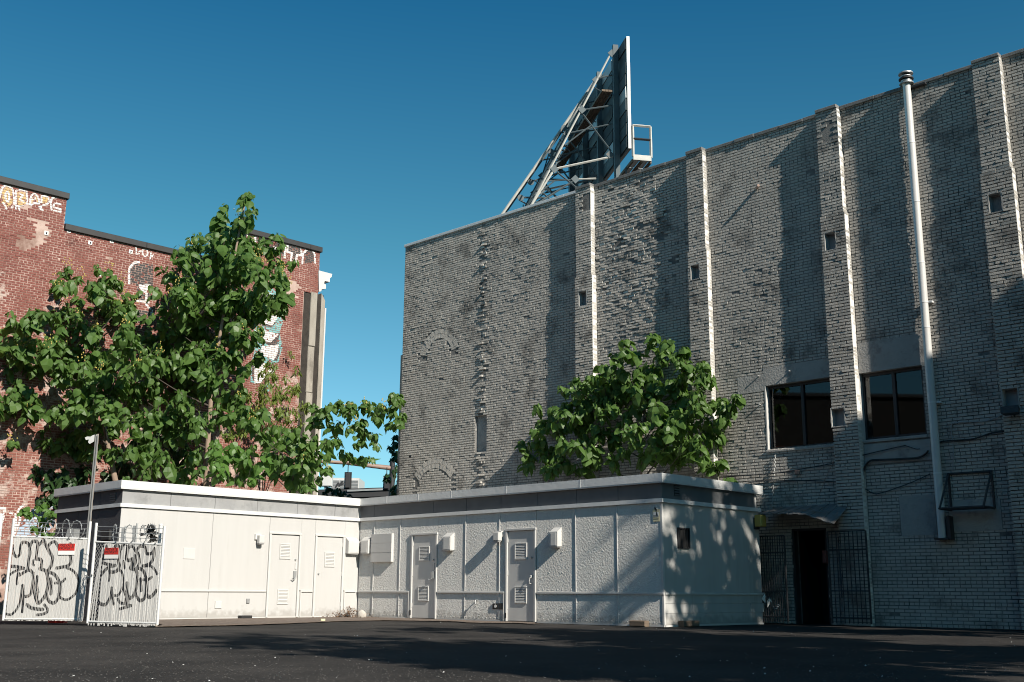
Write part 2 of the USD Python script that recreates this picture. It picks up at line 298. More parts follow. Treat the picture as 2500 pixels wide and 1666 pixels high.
panels(WL, seL, RAIL, 2.50, 'wall_panel', 'white_paint_dimmed', (d1, d2))
for dd in (d1, d2):
    mm = MB(); mm.box(WL, dd[0], dd[1], DT + .03, 2.50, -.03, .0); part(wb, 'wall_panel', mm, 'white_paint_dimmed')
panels(WL, seL, .04, RAIL - .045, 'base_panel', 'white_paint_dimmed', (d1, d2), -.004)
panels(WL, [0.] + [WL.at(u, 1250)[0] for u in (415, 524, 628, 726, 818)] + [6.72], 2.586, 2.905, 'fascia_panel', 'grey_paint')
panels(EN, [0., 3.69], RAIL, 2.50, 'wall_panel', 'end_paint_shaded')
panels(EN, [0., 1.0, 3.69], .04, .26, 'base_panel', 'end_paint_shaded'); panels(EN, [0., 1.0, 3.2, 3.75], .265, .46, 'base_panel', 'end_paint_shaded'); panels(EN, [0., 1.0, 3.69], .465, RAIL - .02, 'base_panel', 'end_paint_shaded')
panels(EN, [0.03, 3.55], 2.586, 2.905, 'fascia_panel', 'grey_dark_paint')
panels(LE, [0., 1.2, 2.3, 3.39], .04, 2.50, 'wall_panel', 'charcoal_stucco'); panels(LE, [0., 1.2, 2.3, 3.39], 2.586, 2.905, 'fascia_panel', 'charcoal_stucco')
# rails over the base panels
def rail(face, a, b, end=None):
    mm = MB(); mm.box(face, a, b, RAIL - .045, RAIL, -.02, .030, ch=.006)
    if end is not None: mm.box(face, end - .035, end, .03, RAIL - .046, -.02, .028, ch=.005)
    part(wb, 'base_rail', mm, 'white_smooth')
rail(WR, .03, d3[0] - .03, d3[0] - .03); rail(WR, d3[1] + .03, d4[0] - .03, d4[0] - .03); rail(WR, d4[1] + .03, 10.08)
rail(WL, .05, d1[0] - .02); rail(WL, d1[1] + .06, d2[0] - .02); rail(WL, d2[1] + .06, 6.72); rail(EN, 0.03, 3.69)
for face, a in ((WL, d1[1] + .04), (WL, d2[1] + .04)):
    mm = MB(); mm.box(face, a, a + .03, .03, RAIL, -.02, .028); part(wb, 'base_rail', mm, 'white_smooth')
# batten strips on the seams, and rivets
mr = MB()
def rivets(face, pts):
    for s, z in pts:
        c = face.w([[s, z, .0]])[0]; o = np.array([[-1, -1, 0], [1, -1, 0], [1, 1, 0], [-1, 1, 0], [0, 0, 1.3]]) * .009
        mr.add(face.w(np.array([s, z, 0]) + o), [[0, 1, 4], [1, 2, 4], [2, 3, 4], [3, 0, 4]])
for s in seR[1:-1]:
    if any(a - .02 < s < b + .02 for a, b in (d3, d4)): continue
    mm = MB(); mm.box(WR, s - .011, s + .011, RAIL + .002, 2.50, -.01, .014, ch=.004); part(wb, 'seam_strip', mm, 'white_smooth')
    mm = MB(); mm.box(WR, s - .009, s + .009, .05, RAIL - .046, -.01, .010, ch=.003); part(wb, 'seam_strip', mm, 'white_smooth')
    for o in (-.04, .04): rivets(WR, [(s + o, z) for z in np.arange(.78, 2.45, .16)] + [(s + o, z) for z in np.arange(.1, .6, .12)])
rivets(WR, [(s, z) for s in np.arange(.15, 10, .14) for z in (.73, .09, .60) if not any(a - .05 < s < b + .05 for a, b in (d3, d4))])
rivets(WR, [(s, z) for i in range(len(seR) - 1) for s in np.linspace(seR[i], seR[i + 1], 4)[1:3] for z in (1.1, 1.55, 2.0, 2.4, .35) if not any(a - .05 < s < b + .05 for a, b in (d3, d4))])
part(wb, 'rivets', mr, 'white_smooth', kind='stuff')
# sill channel along the ground, dark gap
for face, a, b in ((WR, .03, d3[0] - .03), (WR, d3[1] + .03, d4[0] - .03), (WR, d4[1] + .03, 10.06), (WL, .05, 6.7), (EN, .02, 3.69)):
    mm = MB(); mm.box(face, a, b, .0, .038, -.03, .012); part(wb, 'sill_channel', mm, 'white_smooth')
# corner trims
mm = MB(); mm.box(WR, 10.02, 10.064, .04, 2.50, -.01, .008); mm.box(EN, -.004, .04, .04, 2.50, -.01, .008); part(wb, 'corner_trim', mm, 'white_smooth')
def louvre(parent, face, s0, s1, z0, z1, q, dark, n=9):
    mm = MB(); t = .028
    for a, b, c, d in ((s0, s1, z1 - t, z1), (s0, s1, z0, z0 + t), (s0, s0 + t, z0 + t, z1 - t), (s1 - t, s1, z0 + t, z1 - t)): mm.box(face, a, b, c, d, q, q + .022, ch=.004)
    p_ = part(parent, 'louvre', mm, 'white_smooth')
    mm = MB(); mm.box(face, s0 + t, s1 - t, z0 + t, z1 - t, q, q + .003); part(p_, 'backing', mm, 'louvre_dark' if dark else 'grey_paint')
    h = (z1 - z0 - 2 * t) / n
    for k in range(n):
        z = z0 + t + k * h; mm = MB()
        mm.hexa(face, [[s0 + t, z + .1 * h, q + .014], [s1 - t, z + .1 * h, q + .014], [s1 - t, z + .75 * h, q + .004], [s0 + t, z + .75 * h, q + .004], [s0 + t, z + .2 * h, q + .018], [s1 - t, z + .2 * h, q + .018], [s1 - t, z + .85 * h, q + .008], [s0 + t, z + .85 * h, q + .008]])
        part(p_, 'slat', mm, 'white_smooth')
def door(face, d, hinge_left, lv, handle):
    a, b = d; t = .055
    mm = MB(); mm.box(face, a, a + t, .02, DT, -.03, .028, ch=.005); mm.box(face, b - t, b, .02, DT, -.03, .028, ch=.005); mm.box(face, a - .01, b + .01, DT, DT + .05, -.03, .034, ch=.005)
    part(wb, 'door_frame', mm, 'white_smooth')
    mm = MB(); mm.box(face, a + t + .004, b - t - .004, .03, DT - .005, -.03, -.008, ch=.003); dr = part(wb, 'door', mm, 'door_paint_lifted' if face is WR else 'white_paint_dimmed')
    w = b - a
    for (f0, f1, z0, z1) in lv: louvre(dr, face, a + f0 * w, a + f1 * w, z0, z1, -.0075, face is WR)
    hs = a + t if hinge_left else b - t
    for z in (.28, 1.05, 1.80):
        mm = MB(); mm.box(face, hs - .012, hs + .012, z, z + .11, -.01, .012); part(dr, 'hinge', mm, 'white_smooth')
    ks = b - t - .09 if hinge_left else a + t + .09
    if handle == 'lever':
        mm = MB(); mm.box(face, ks - .045, ks + .045, .98, 1.16, -.008, .03, ch=.01); mm.tube(face.w([[ks + .01, .99, .05], [ks - .06, .94, .06], [ks - .11, .97, .055]]), .013, 6); part(dr, 'handle', mm, 'galv')
        mm = MB(); mm.box(face, ks + .0, ks + .05, 1.2, 1.36, -.008, .012); part(dr, 'latch_plate', mm, 'white_smooth')
    elif handle == 'pull':
        mm = MB(); mm.tube(face.w([[ks, 1.0, .0], [ks, 1.0, .05], [ks - .02, .92, .055], [ks - .01, .86, .05], [ks, .86, .0]]), .011, 6); mm.box(face, ks - .03, ks + .03, .99, 1.05, -.008, .03, ch=.01); part(dr, 'handle', mm, 'white_smooth')
    mm = MB()
    mm.add(face.w(np.array([[ks + .022 * math.cos(x), (1.44 if handle != 'knob' else 1.10) + .022 * math.sin(x), -.008] for x in np.arange(8) * math.pi / 4] + [[ks + .018 * math.cos(x), (1.44 if handle != 'knob' else 1.10) + .018 * math.sin(x), .03] for x in np.arange(8) * math.pi / 4])),
           [[i, (i + 1) % 8, 8 + (i + 1) % 8] for i in range(8)] + [[i, 8 + (i + 1) % 8, 8 + i] for i in range(8)] + [[8, 8 + i, 9 + i] for i in range(1, 7)])
    part(dr, 'lock', mm, 'galv')
door(WL, d1, True, [(.34, .68, 1.45, 1.83), (.34, .68, .34, .70)], 'lever')
door(WL, d2, False, [(.34, .68, 1.28, 1.66)], 'knob')
door(WR, d3, True, [(.30, .70, 1.42, 1.78), (.30, .70, .44, .80)], 'lever')
door(WR, d4, True, [(.30, .70, 1.40, 1.78), (.30, .70, .42, .80)], 'pull')
def hood(face, u0, u1, v0, v1, depth=.13):
    a, z1 = face.at(u0, v0, depth); b, z0 = face.at(u1, v1, depth * .5)
    t = (z1 - z0) * .2; mm = MB()
    mm.hexa(face, [[a, z0, 0], [b, z0, 0], [b, z1 + t * .25, 0], [a, z1 + t * .25, 0], [a, z0, depth], [b, z0, depth], [b, z1 - t, depth], [a, z1 - t, depth]])
    mm.box(face, a + .02, b - .02, z0 - .02, z0 - .001, .01, depth - .02)
    h = part(wb, 'vent_hood', mm, 'white_smooth')
    mm = MB(); mm.box(face, a + .035, b - .035, z0 + .02, z1 - t - .03, depth + .0005, depth + .006, ch=.002); part(h, 'cover_plate', mm, 'white_smooth')
hood(WR, 1081, 1104, 1303, 1343, .14); hood(WR, 1342, 1366, 1290, 1334, .15); hood(WR, 881.5, 902, 1313, 1351, .12); hood(WL, 852, 873, 1314, 1352, .14)
def wall_lamp(face, u0, u1, v0, v1):
    a, z1 = face.at(u0, v0, .1); b, z0 = face.at(u1, v1, .1)
    mm = MB(); mm.box(face, a, b, z0 + .4 * (z1 - z0), z1, 0, .05, ch=.006); l_ = part(wb, 'wall_lamp', mm, 'white_smooth')
    mm = MB(); mm.box(face, a + .25 * (b - a), b + .02, z0, z1 - .15 * (z1 - z0), .05, .17, ch=.012); part(l_, 'lamp_head', mm, 'white_smooth')
    mm = MB(); mm.box(face, a + .3 * (b - a), b, z0 - .03, z0 - .001, .06, .16, ch=.008); part(l_, 'lens', mm, 'grey_paint')
wall_lamp(WR, 1205, 1220, 1297, 1320); wall_lamp(WL, 627, 641, 1304, 1327)
def slab(face, u0, u1, v0, v1, q0, q1, name, m_, lab=None):
    a, z1 = face.at(u0, v0, q1); b, z0 = face.at(u1, v1, q1); mm = MB(); mm.box(face, a, b, z0, z1, q0, q1, ch=min(.006, (q1 - q0) / 3)); return part(wb, name, mm, m_, lab), (a, b, z0, z1)
bd, (a, b, z0, z1) = slab(WR, 907, 955, 1305, 1372, 0, .07, 'cover_board', 'white_smooth')
for k in range(3):
    mm = MB(); zz = z0 + (z1 - z0) * (k / 3); mm.box(WR, a + .004, b - .004, zz + .004, zz + (z1 - z0) / 3 - .003, .07, .078 + .004 * (k % 2)); part(bd, 'board_plank', mm, 'white_paint_dimmed')
slab(WL, 449, 475, 1338, 1365.5, 0, .012, 'blank_plate', 'white_smooth'); slab(WL, 526, 541, 1468, 1486, 0, .02, 'outlet_box', 'white_smooth'); slab(WL, 603, 610, 1462, 1473, 0, .03, 'hose_bib', 'grey_paint')
ob, (a, b, z0, z1) = slab(WR, 1202, 1214.5, 1473.5, 1487.5, 0, .02, 'outlet_box', 'black')
mm = MB(); c_ = WR.w([[a + (b - a) * .6, (z0 + z1) / 2, .022]])[0]; mm.poly(WR, shapely.Point(a + (b - a) * .6, (z0 + z1) / 2).buffer(.035), .02, .026); part(ob, 'outlet_cover', mm, 'sign_white')
slab(WR, 1216.5, 1226.5, 1473, 1488, 0, .02, 'outlet_box', 'black')
mm = MB(); s_, z_ = WR.at(1165, 1472); mm.tube(WR.w([[s_, z_ + .06, 0], [s_, z_ + .06, .06], [s_ + .01, z_ - .03, .07]]), .016, 6); mm.tube(WR.w([[s_ - .04, z_ + .06, .05], [s_ + .04, z_ + .06, .05]]), .008, 5); part(wb, 'hose_bib', mm, 'galv')
mm = MB(); s_, z_ = WR.at(1170, 1507); mm.tube(WR.w([[s_, z_ + .03, 0], [s_, z_ + .03, .05], [s_, z_ - .05, .05]]), .012, 6); part(wb, 'hose_bib', mm, 'galv')
for u, v in ((1232.5, 1497), (999.5, 1490)):
    slab(WR, u, u + 3, v, v + 12, .03, .034, 'strike_plate', 'steel_dark')
# wall vents in the fascia of both ends, small barred window of the right end
def fvent(face, u0, u1, v0, v1):
    a, z1 = face.at(u0, v0); b, z0 = face.at(u1, v1); mm = MB(); mm.box(face, a, b, z0, z1, -.01, .006); p_ = part(wb, 'fascia_vent', mm, 'black')
    for k in range(4):
        zz = z0 + (z1 - z0) * (k + .1) / 4; mm = MB(); mm.box(face, a, b, zz, zz + (z1 - z0) * .12, .006, .022); part(p_, 'slat', mm, 'grey_dark_paint')
fvent(EN, 1644.8, 1658.5, 1184.8, 1211); fvent(LE, 271, 282, 1204, 1224)
a, z1 = EN.at(1652, 1288); b, z0 = EN.at(1682, 1340.5)
mm = MB()
for x, y, c, d in ((a, b, z1 - .03, z1), (a, b, z0, z0 + .03), (a, a + .03, z0 + .03, z1 - .03), (b - .03, b, z0 + .03, z1 - .03)): mm.box(EN, x, y, c, d, 0, .04)
wn = part(wb, 'window', mm, 'steel_dark'); mm = MB(); mm.box(EN, a + .03, b - .03, z0 + .03, z1 - .03, .001, .012); part(wn, 'pane', mm, 'black')
for k in range(5):
    mm = MB(); x = a + .04 + (b - a - .08) * k / 4; mm.tube(EN.w([[x, z0, .05], [x, z1, .05]]), .006, 4); part(wn, 'bar', mm, 'steel_dark')
# fence-side box on the dark left end
slab(LE, 247, 265, 1295, 1318, 0, .06, 'louvre_box', 'black')
# camera sign, corner floodlight: things fixed to the wall
def sign_thing():
    a, z1 = WR.at(1593.5, 1244, .01); b, z0 = WR.at(1610, 1273, .01)
    t = thing('camera_sign', 'small cream security camera notice high on the white wall near its right corner', 'sign', WR.w([[(a + b) / 2, z0, 0]])[0])
    mm = MB(); mm.box(WR, a, b, z0, z1, .002, .010); part(t, 'plate', mm, 'sign_cream')
    mm = MB(); mm.box(WR, a + .015, b - .015, z0 + .10, z1 - .06, .010, .0115); part(t, 'picture_field', mm, 'sign_white')
    cx, cz, w = (a + b) / 2, z0 + (z1 - z0) * .62, (b - a)
    mm = MB(); mm.poly(WR, Polygon([(cx - .26 * w, cz + .10), (cx + .10 * w, cz + .04), (cx + .16 * w, cz + .09), (cx - .2 * w, cz + .15)]), .0115, .013); mm.poly(WR, Polygon([(cx + .02 * w, cz - .04), (cx + .26 * w, cz - .04), (cx + .26 * w, cz - .02), (cx + .1 * w, cz + .05), (cx + .05 * w, cz + .04)]), .0115, .013); part(t, 'camera_symbol', mm, 'spray_black')
    mm = MB()
    for z in (.115, .09, .045): mm.box(WR, a + .02, b - .02, z0 + z, z0 + z + .012, .0116, .013)
    part(t, 'printed_lines', mm, 'spray_black')
sign_thing()
c = EN.w([[3.55, 2.28, .12]])[0]
fl = thing('floodlight', 'yellow plastic floodlight box at the far right end of the white building', 'lamp', c)
mm = MB(); mm.box(EN, 3.42, 3.66, 2.16, 2.42, .06, .22, ch=.02); part(fl, 'housing', mm, 'yellow_plastic')
mm = MB(); mm.box(EN, 3.46, 3.62, 2.10, 2.36, 0., .06); part(fl, 'bracket', mm, 'steel_dark')
mm = MB(); mm.hexa(EN, [[3.66, 2.26, .1], [3.80, 2.25, .1], [3.80, 2.38, .1], [3.66, 2.36, .1], [3.66, 2.26, .18], [3.80, 2.25, .18], [3.80, 2.38, .18], [3.66, 2.36, .18]]); part(fl, 'shade', mm, 'sign_white')

# ------------------------------------------------------------------ brick walls
def brick_rows(s0, s1, z0, z1, rnd, course=.0735, L=.225, head_every=6):
    """Running bond: rows of [s0, s1, z0, z1] rectangles without the joints; every head_every-th course is of headers."""
    out = []; n = int(round((z1 - z0) / course)); j = .011
    for r in range(n):
        z = z0 + r * course; l = L if (r % head_every) else L / 2
        s = s0 - ((r % 2) * .5 * l + rnd.random() * .02)
        while s < s1:
            a, b = max(s, s0), min(s + l, s1)
            if b - a > .035: out.append((a + j / 2, b - j / 2, z + j / 2, z + course - j / 2))
            s += l
    return np.array(out)
def cut(rects, holes, mn=.03):
    """Takes rectangles (s0, s1, z0, z1) out of the rows."""
    for (a, b, c, d) in holes:
        zc = (rects[:, 2] + rects[:, 3]) / 2; hit = (zc > c) & (zc < d) & (rects[:, 1] > a) & (rects[:, 0] < b)
        keep, h = rects[~hit], rects[hit]
        left = h.copy(); left[:, 1] = np.minimum(left[:, 1], a); right = h.copy(); right[:, 0] = np.maximum(right[:, 0], b)
        rects = np.vstack([keep, left[left[:, 1] - left[:, 0] > mn], right[right[:, 1] - right[:, 0] > mn]])
    return rects
def brick_boxes(face, rects, q_back, q_front, tilt, rnd, ch=.005, jit=.002):
    """Vertices (n, 8, 3) of the bricks: fronts a little smaller than their backs and each turned a little."""
    n = len(rects); q_front = np.broadcast_to(q_front, (n,)); q_back = np.broadcast_to(q_back, (n,)); tilt = np.broadcast_to(tilt, (n,))
    a, b, c, d = rects.T; a = a + rnd.normal(0, jit, n); b = b + rnd.normal(0, jit, n); dz = rnd.normal(0, jit * .6, n)
    v = np.zeros((n, 8, 3))
    for i, (x, z) in enumerate(((0, 0), (1, 0), (1, 1), (0, 1))):
        v[:, i] = np.stack([np.where(x, b, a), np.where(z, d, c) + dz, q_back], -1)
        v[:, i + 4] = np.stack([np.where(x, b - ch, a + ch), np.where(z, d - ch, c + ch) + dz, q_front], -1)
    ts, tz = rnd.normal(0, 1, n) * tilt, rnd.normal(0, 1, n) * tilt
    for i, (x, z) in enumerate(((-1, -1), (1, -1), (1, 1), (-1, 1))):
        v[:, i + 4, 2] += x * ts * (b - a) / 2 + z * tz * .033
    return face.w(v.reshape(-1, 3)).reshape(n, 8, 3)
BF = CUBE_F[2:]
def join(boxes):
    n = len(boxes); return boxes.reshape(-1, 3), (BF[None] + 8 * np.arange(n)[:, None, None]).reshape(-1, 3)
def biggest(boxes, front=(4, 5, 6, 7), k=300, block=None):
    """Indices of the k bricks that show largest in the photograph."""
    p = proj(boxes[:, list(front)]); x, y = p[..., 0], p[..., 1]
    ar = .5 * np.abs((x[:, 2] - x[:, 0]) * (y[:, 3] - y[:, 1]) - (x[:, 3] - x[:, 1]) * (y[:, 2] - y[:, 0]))
    ok = (x.min(1) > 2) & (x.max(1) < 2498) & (y.min(1) > 2) & (y.max(1) < 1664)
    if block is not None: ok &= ~block(x.mean(1), y.mean(1))
    return np.argsort(-np.where(ok, ar, 0))[:k]
def lay(parent, boxes, m_, name='brick', stuff='brickwork', k=300, block=None):
    top = biggest(boxes, k=k, block=block) if k else np.array([], int)
    for i in top: part(parent, name, join(boxes[i:i + 1]), m_)
    rest = np.setdiff1d(np.arange(len(boxes)), top)
    if len(rest): part(parent, stuff, join(boxes[rest]), m_, kind='stuff')

# ------------------------------------------------------------------ grey painted brick building
rb_ = np.random.default_rng(11)
gb = thing('brick_warehouse', 'tall warehouse of grey painted brick with shallow pilasters, filling the right of the photo', 'building', GW.w([-6., 0, 0]))
GT = 12.02; GL, GR = -16.36, 9.0
PQ = .18
pil = []                                               # (s0, s1, z of the ledge where it widens)
for (uL, uR, v, zj) in ((1405, 1442, 520, GW.at(1420, 715, PQ)[1]), (1680, 1721, 560, GW.at(1700, 655, PQ)[1]), (1998, 2051, 400, GW.at(2030, 570, PQ)[1]), (2385, 2455, 300, GW.at(2430, 470, PQ)[1])):
    pil.append((GW.at(uL, v, PQ)[0], GW.at(uR, v, PQ)[0], zj + .45))
pil.append((pil[3][0] + 3.85, pil[3][1] + 3.85, 8.5))
def rect(u0, u1, v0, v1, q=0.):
    a, z1 = GW.at(u0, v0, q); b, z0 = GW.at(u1, v1, q); return [min(a, b), max(a, b), min(z0, z1), max(z0, z1)]
niche = [rect(1412, 1433, 712, 746, PQ), rect(1684.5, 1709.5, 648, 681, PQ), rect(2011, 2043, 570, 609, PQ), rect(2410, 2450, 475, 516, PQ), rect(2027, 2065, 997, 1041, PQ), rect(2443, 2491, 949, 996, PQ)]
npil = [0, 1, 2, 3, 2, 3]
# windows: (opening on the wall)
a0, zt = GW.at(1866, 943); _, zb = GW.at(1873, 1100); w1 = [a0, pil[2][0] - .06, zb, zt]
a0, zt = GW.at(2094, 913); b0, _ = GW.at(2249, 890); _, zb = GW.at(2104, 1076); w2 = [a0, b0, zb, zt]
a0, zt = GW.at(1160, 1016); b0, zb = GW.at(1187.5, 1102); slot = [a0, b0, zb, zt]
a0, _ = GW.at(1935, 1400); b0, _ = GW.at(2022, 1400); dark_door = [a0, b0, 0, 2.15]
openings = [w1, w2, slot, dark_door]
# wall body with its openings, and the pilaster cores
shape = sbox(GL, 0, GR, GT).difference(unary_union([sbox(a, c, b, d) for a, b, c, d in openings]))
m = MB(); m.poly(GW, shape, -.36, -.013); wall = part(gb, 'wall', m, 'grey_mortar')
m = MB(); m.box(GW, GL + .02, GR, 0, GT - .3, -14., -13.7); m.box(GW, GL + .02, GL + .3, 0, GT - .2, -14, -.37); m.box(GW, GR - .3, GR - .01, 0, GT - .2, -14, -.37); part(gb, 'rear_wall', m, 'grey_plaster')
m = MB(); m.box(GW, GL + .1, GR - .1, GT - .5, GT - .35, -13.9, -.4); part(gb, 'roof', m, 'dark_coping')
for i, (a, b, zj) in enumerate(pil):
    nz = [n for n, k in zip(niche, npil) if k == i]
    sh = unary_union([sbox(a + .012, 0, b - .012, GT), sbox(a - .024, 0, b + .024, zj)]).difference(unary_union([sbox(x, z0, y, z1) for x, y, z0, z1 in nz] or [Polygon()]))
    m = MB(); m.poly(GW, sh, -.012, PQ - .013); pp_ = part(gb, 'pilaster', m, 'grey_mortar'); m = MB(); m.box(GW, b - .0115, b - .004, zj, GT - .002, 0, PQ - .006); m.box(GW, b + .0245, b + .032, 0, zj, 0, PQ + .004); part(pp_, 'sunlit_return', m, 'brick_side_sunlit')  # pale strip on the sun side alone, to brighten it
# bricks of the recessed wall
R_ = brick_rows(GL, GR, 0.0, GT, rb_)
plast = [rect(1833, 1866, 915, 955), [GW.at(1820, 950)[0] + .0, GW.at(1866, 950)[0], GW.at(1840, 1000)[1] * 0 + GW.at(1845, 955)[1] - .02, GW.at(1845, 920)[1]]]
plast = [[GW.at(1800, 940)[0], w1[0], GW.at(1830, 960)[1], GW.at(1830, 918)[1]], [w1[0] - .02, w1[1], w1[3], w1[3] + .45], [w2[0] - .15, w2[1] + .12, w2[3], w2[3] + .70], [w2[0] - .1, w2[1] + .1, w2[2] - .55, w2[2] - .1],
         [GW.at(2200, 1300)[0], GW.at(2290, 1300)[0], 1.9, 2.75], [GW.at(2320, 1300)[0], GW.at(2450, 1300)[0], 1.95, 2.6]]
scar = [GW.at(1169, 800)[0], GW.at(1189, 800)[0]]
pad = .0
holes = [[a - pad, b + pad, c, d] for a, b, c, d in openings] + [[a - .05, b + .05, 0, zj] for a, b, zj in pil] + [[a, b, 0, GT] for a, b, zj in pil] + plast
# relieving arches: centre (s, z), radius, rise
arches = []
for (u0, u1, va, vs) in ((1026, 1118, 804, 848), (1011, 1111, 1120, 1150)):
    s0, _ = GW.at(u0, vs); s1, zs = GW.at(u1, vs); _, za = GW.at((u0 + u1) / 2, va)
    h = (s1 - s0) / 2; rise = max(.35, za - zs); R0 = (h * h + rise * rise) / (2 * rise); arches.append(((s0 + s1) / 2, za - R0, R0, h))
R_ = cut(R_, holes)
sc, zc = R_[:, :2].mean(1), R_[:, 2:].mean(1)
for (cx, cz, R0, h) in arches:
    rr = np.hypot(sc - cx, zc - cz); k = (rr < R0 + .01) & (rr > R0 - .33) & (np.abs(sc - cx) < h) & (zc > cz); R_, sc, zc = R_[~k], sc[~k], zc[~k]
# some bricks are missing in the worn bay; those around them stand uneven
P3 = np.stack([sc, zc, 0 * sc], -1)
worn = np.clip(meshkit.fbm(P3 * .45, 4, 3) * 2.6 - .95, 0, 1)
bay = np.exp(-(((sc + 6.6) / 1.9) ** 2 + ((zc - 9.3) / 2.2) ** 2)); rough = np.clip(bay * 1.3 + worn * .45, 0, 1)
lower = np.clip((zc - 3.5) / 2.0, 0.12, 1) * np.where(sc > -2, 1, 1); rough = rough * np.where(sc > -1.5, lower * .6, 1) + .04 * (sc < -8)
scarm = np.clip(1 - np.abs(sc - np.mean(scar)) / .22, 0, 1); rough = np.maximum(rough, scarm * 1.3)
gone = (rb_.random(len(R_)) < .035 * bay) | (rb_.random(len(R_)) < .0015)
for (cs, cz, n) in ((-5.85, 10.05, 3), (-6.4, 10.5, 2), (-5.4, 9.3, 2), (-7.3, 10.2, 2)): gone |= (np.abs(sc - cs) < .12 * n * rb_.random(len(R_))) & (np.abs(zc - cz) < .1)
R_, rough, scarm = R_[~gone], rough[~gone], scarm[~gone]
front = rb_.normal(0, 1, len(R_)) * (.0012 + .0065 * rough + .02 * scarm) + .004 * rough
boxes = brick_boxes(GW, R_, -.06, front, .008 + .055 * rough + .05 * scarm, rb_)
# arches
ab = []
for (cx, cz, R0, h) in arches:
    th0 = math.asin(min(.99, h / R0)); 
    for ring in (0, 1):
        n = int(2 * th0 * (R0 - .1) / .075)
        for i in range(n):
            t0, t1 = -th0 + 2 * th0 * (i + .07) / n, -th0 + 2 * th0 * (i + .93) / n; r0, r1 = R0 - .30 + ring * .155, R0 - .30 + ring * .155 + .145; qf = rb_.normal(.0, .0025)
            ring_pts = [(r0, t0), (r0, t1), (r1, t1), (r1, t0)]
            ab.append(GW.w(np.array([[cx + r * math.sin(t), cz + r * math.cos(t), q] for q in (-.05, qf) for r, t in ring_pts])))
boxes_arch = np.array(ab)[:, [1, 0, 3, 2, 5, 4, 7, 6]] if False else np.array(ab)
# pilaster bricks: fronts as deep boxes so that the returns show their joints too
pb = []
for i, (a, b, zj) in enumerate(pil):
    nz = [n for n, k in zip(niche, npil) if k == i]
    for (x0, x1, z0, z1, pr) in ((a - .035, b + .035, 0, zj, PQ + .012), (a, b, zj, GT, PQ)):
        z0r, z1r = round(z0 / .0735) * .0735, round(z1 / .0735) * .0735
        n = int(round((z1r - z0r) / .0735)); w = x1 - x0
        for r in range(n):
            z = z0r + r * .0735; cuts_ = [0, .5, 1.] if r % 2 == 0 else [0, .25, .75, 1.]
            if r % 6 == 5: cuts_ = [0, .2, .4, .6, .8, 1.]
            for c0, c1 in zip(cuts_[:-1], cuts_[1:]):
                rr = np.array([[x0 + c0 * w + (.0055 if c0 else 0), x0 + c1 * w - (.0055 if c1 < 1 else 0), z + .0055, z + .068]])
                for h_ in nz: rr = cut(rr, [h_])
                for q in rr: pb.append((*q, pr))
pb = np.array(pb)
# broken corbel holes near three pilaster tops
for (u0, u1, v0, v1) in ((1418, 1446, 478, 512), (2004, 2040, 303, 338)):
    a, z1 = GW.at(u0, v0, PQ); b, z0 = GW.at(u1, v1, PQ); s_, z_ = pb[:, :2].mean(1), pb[:, 2:4].mean(1)
    pb = pb[~((np.abs(s_ - (a + b) / 2) < (b - a) / 2 * (.7 + .5 * rb_.random(len(pb)))) & (np.abs(z_ - (z0 + z1) / 2) < (z1 - z0) / 2))]
n = len(pb); lowp = (pb[:, 0] > -2) & (pb[:, 2] < 4)
boxes_p = brick_boxes(GW, pb[:, :4], -.012, pb[:, 4] + rb_.normal(0, .003, n), np.where(lowp, .015, .028), rb_, jit=.003)
allb = np.concatenate([boxes, boxes_p, boxes_arch])
lay(wall, allb, 'grey_brick', block=lambda u, v: (v > 1180) | ((u > 1250) & (u < 1800) & (v > 800)))
# plastered patches
for k, (a, b, c, d) in enumerate(plast):
    pg = sbox(a + .01, c, b - .01, d)
    for (x, y, z0, z1) in openings + [[p_[0] - .05, p_[1] + .05, 0, p_[2]] for p_ in pil]: pg = pg.difference(sbox(x, z0, y, z1))
    m = MB(); m.poly(GW, pg, -.02, .004 + .001 * k); part(wall, 'plaster_patch', m, 'grey_plaster')
# coping: metal flashing on the left, stone and tile further right; it steps forward over each pilaster
xs = [GL - .04] + [x for a, b, _ in pil for x in (a, b)] + [GR]
for k in range(len(xs) - 1):
    a, b = xs[k], xs[k + 1]; onp = k % 2 == 1
    q1 = (PQ + .035) if onp else .04; mt = 'white_metal' if k == 0 else 'stone_coping'
    x = a
    while x < b - .05:
        y = min(b, x + (2.4 if k == 0 else rb_.uniform(.55, .95)));
        if b - y < .3: y = b
        m = MB(); dz = 0 if k == 0 else rb_.uniform(-.012, .012); m.box(GW, x + .003, y - .003, GT + .001 + (.012 if onp else 0), GT + (.092 if onp else .085) + dz, -.42, q1 + (0 if k == 0 else rb_.uniform(-.01, .01)), ch=.008); part(gb, 'coping', m, mt); x = y
    if onp:
        m = MB(); m.box(GW, a, b, GT, GT + .012, -.3, PQ); part(gb, 'coping', m, 'stone_coping')
# left corner return
m = MB(); m.box(GW, GL - .012, GL + .001, 0, GT - .02, -.5, -.012); m.box(GW, GL - .12, GL - .001, 0, GW.at(975, 868)[1], -.5, -.03); part(gb, 'corner_return', m, 'grey_brick')
# niches
for (x, y, z0, z1) in niche:
    m = MB(); t = .022
    m.box(GW, x, x + t, z0, z1, -.1, PQ + .012); m.box(GW, y - t, y, z0, z1, -.1, PQ + .012); m.box(GW, x + t, y - t, z1 - t, z1, -.1, PQ + .010); m.box(GW, x + t, y - t, z0, z0 + t, -.1, PQ + .010)
    p_ = part(gb, 'niche_frame', m, 'grey_plaster'); m = MB(); m.box(GW, x + t, y - t, z0 + t, z1 - t, -.10, -.005); part(p_, 'back_panel', m, 'grey_paint')
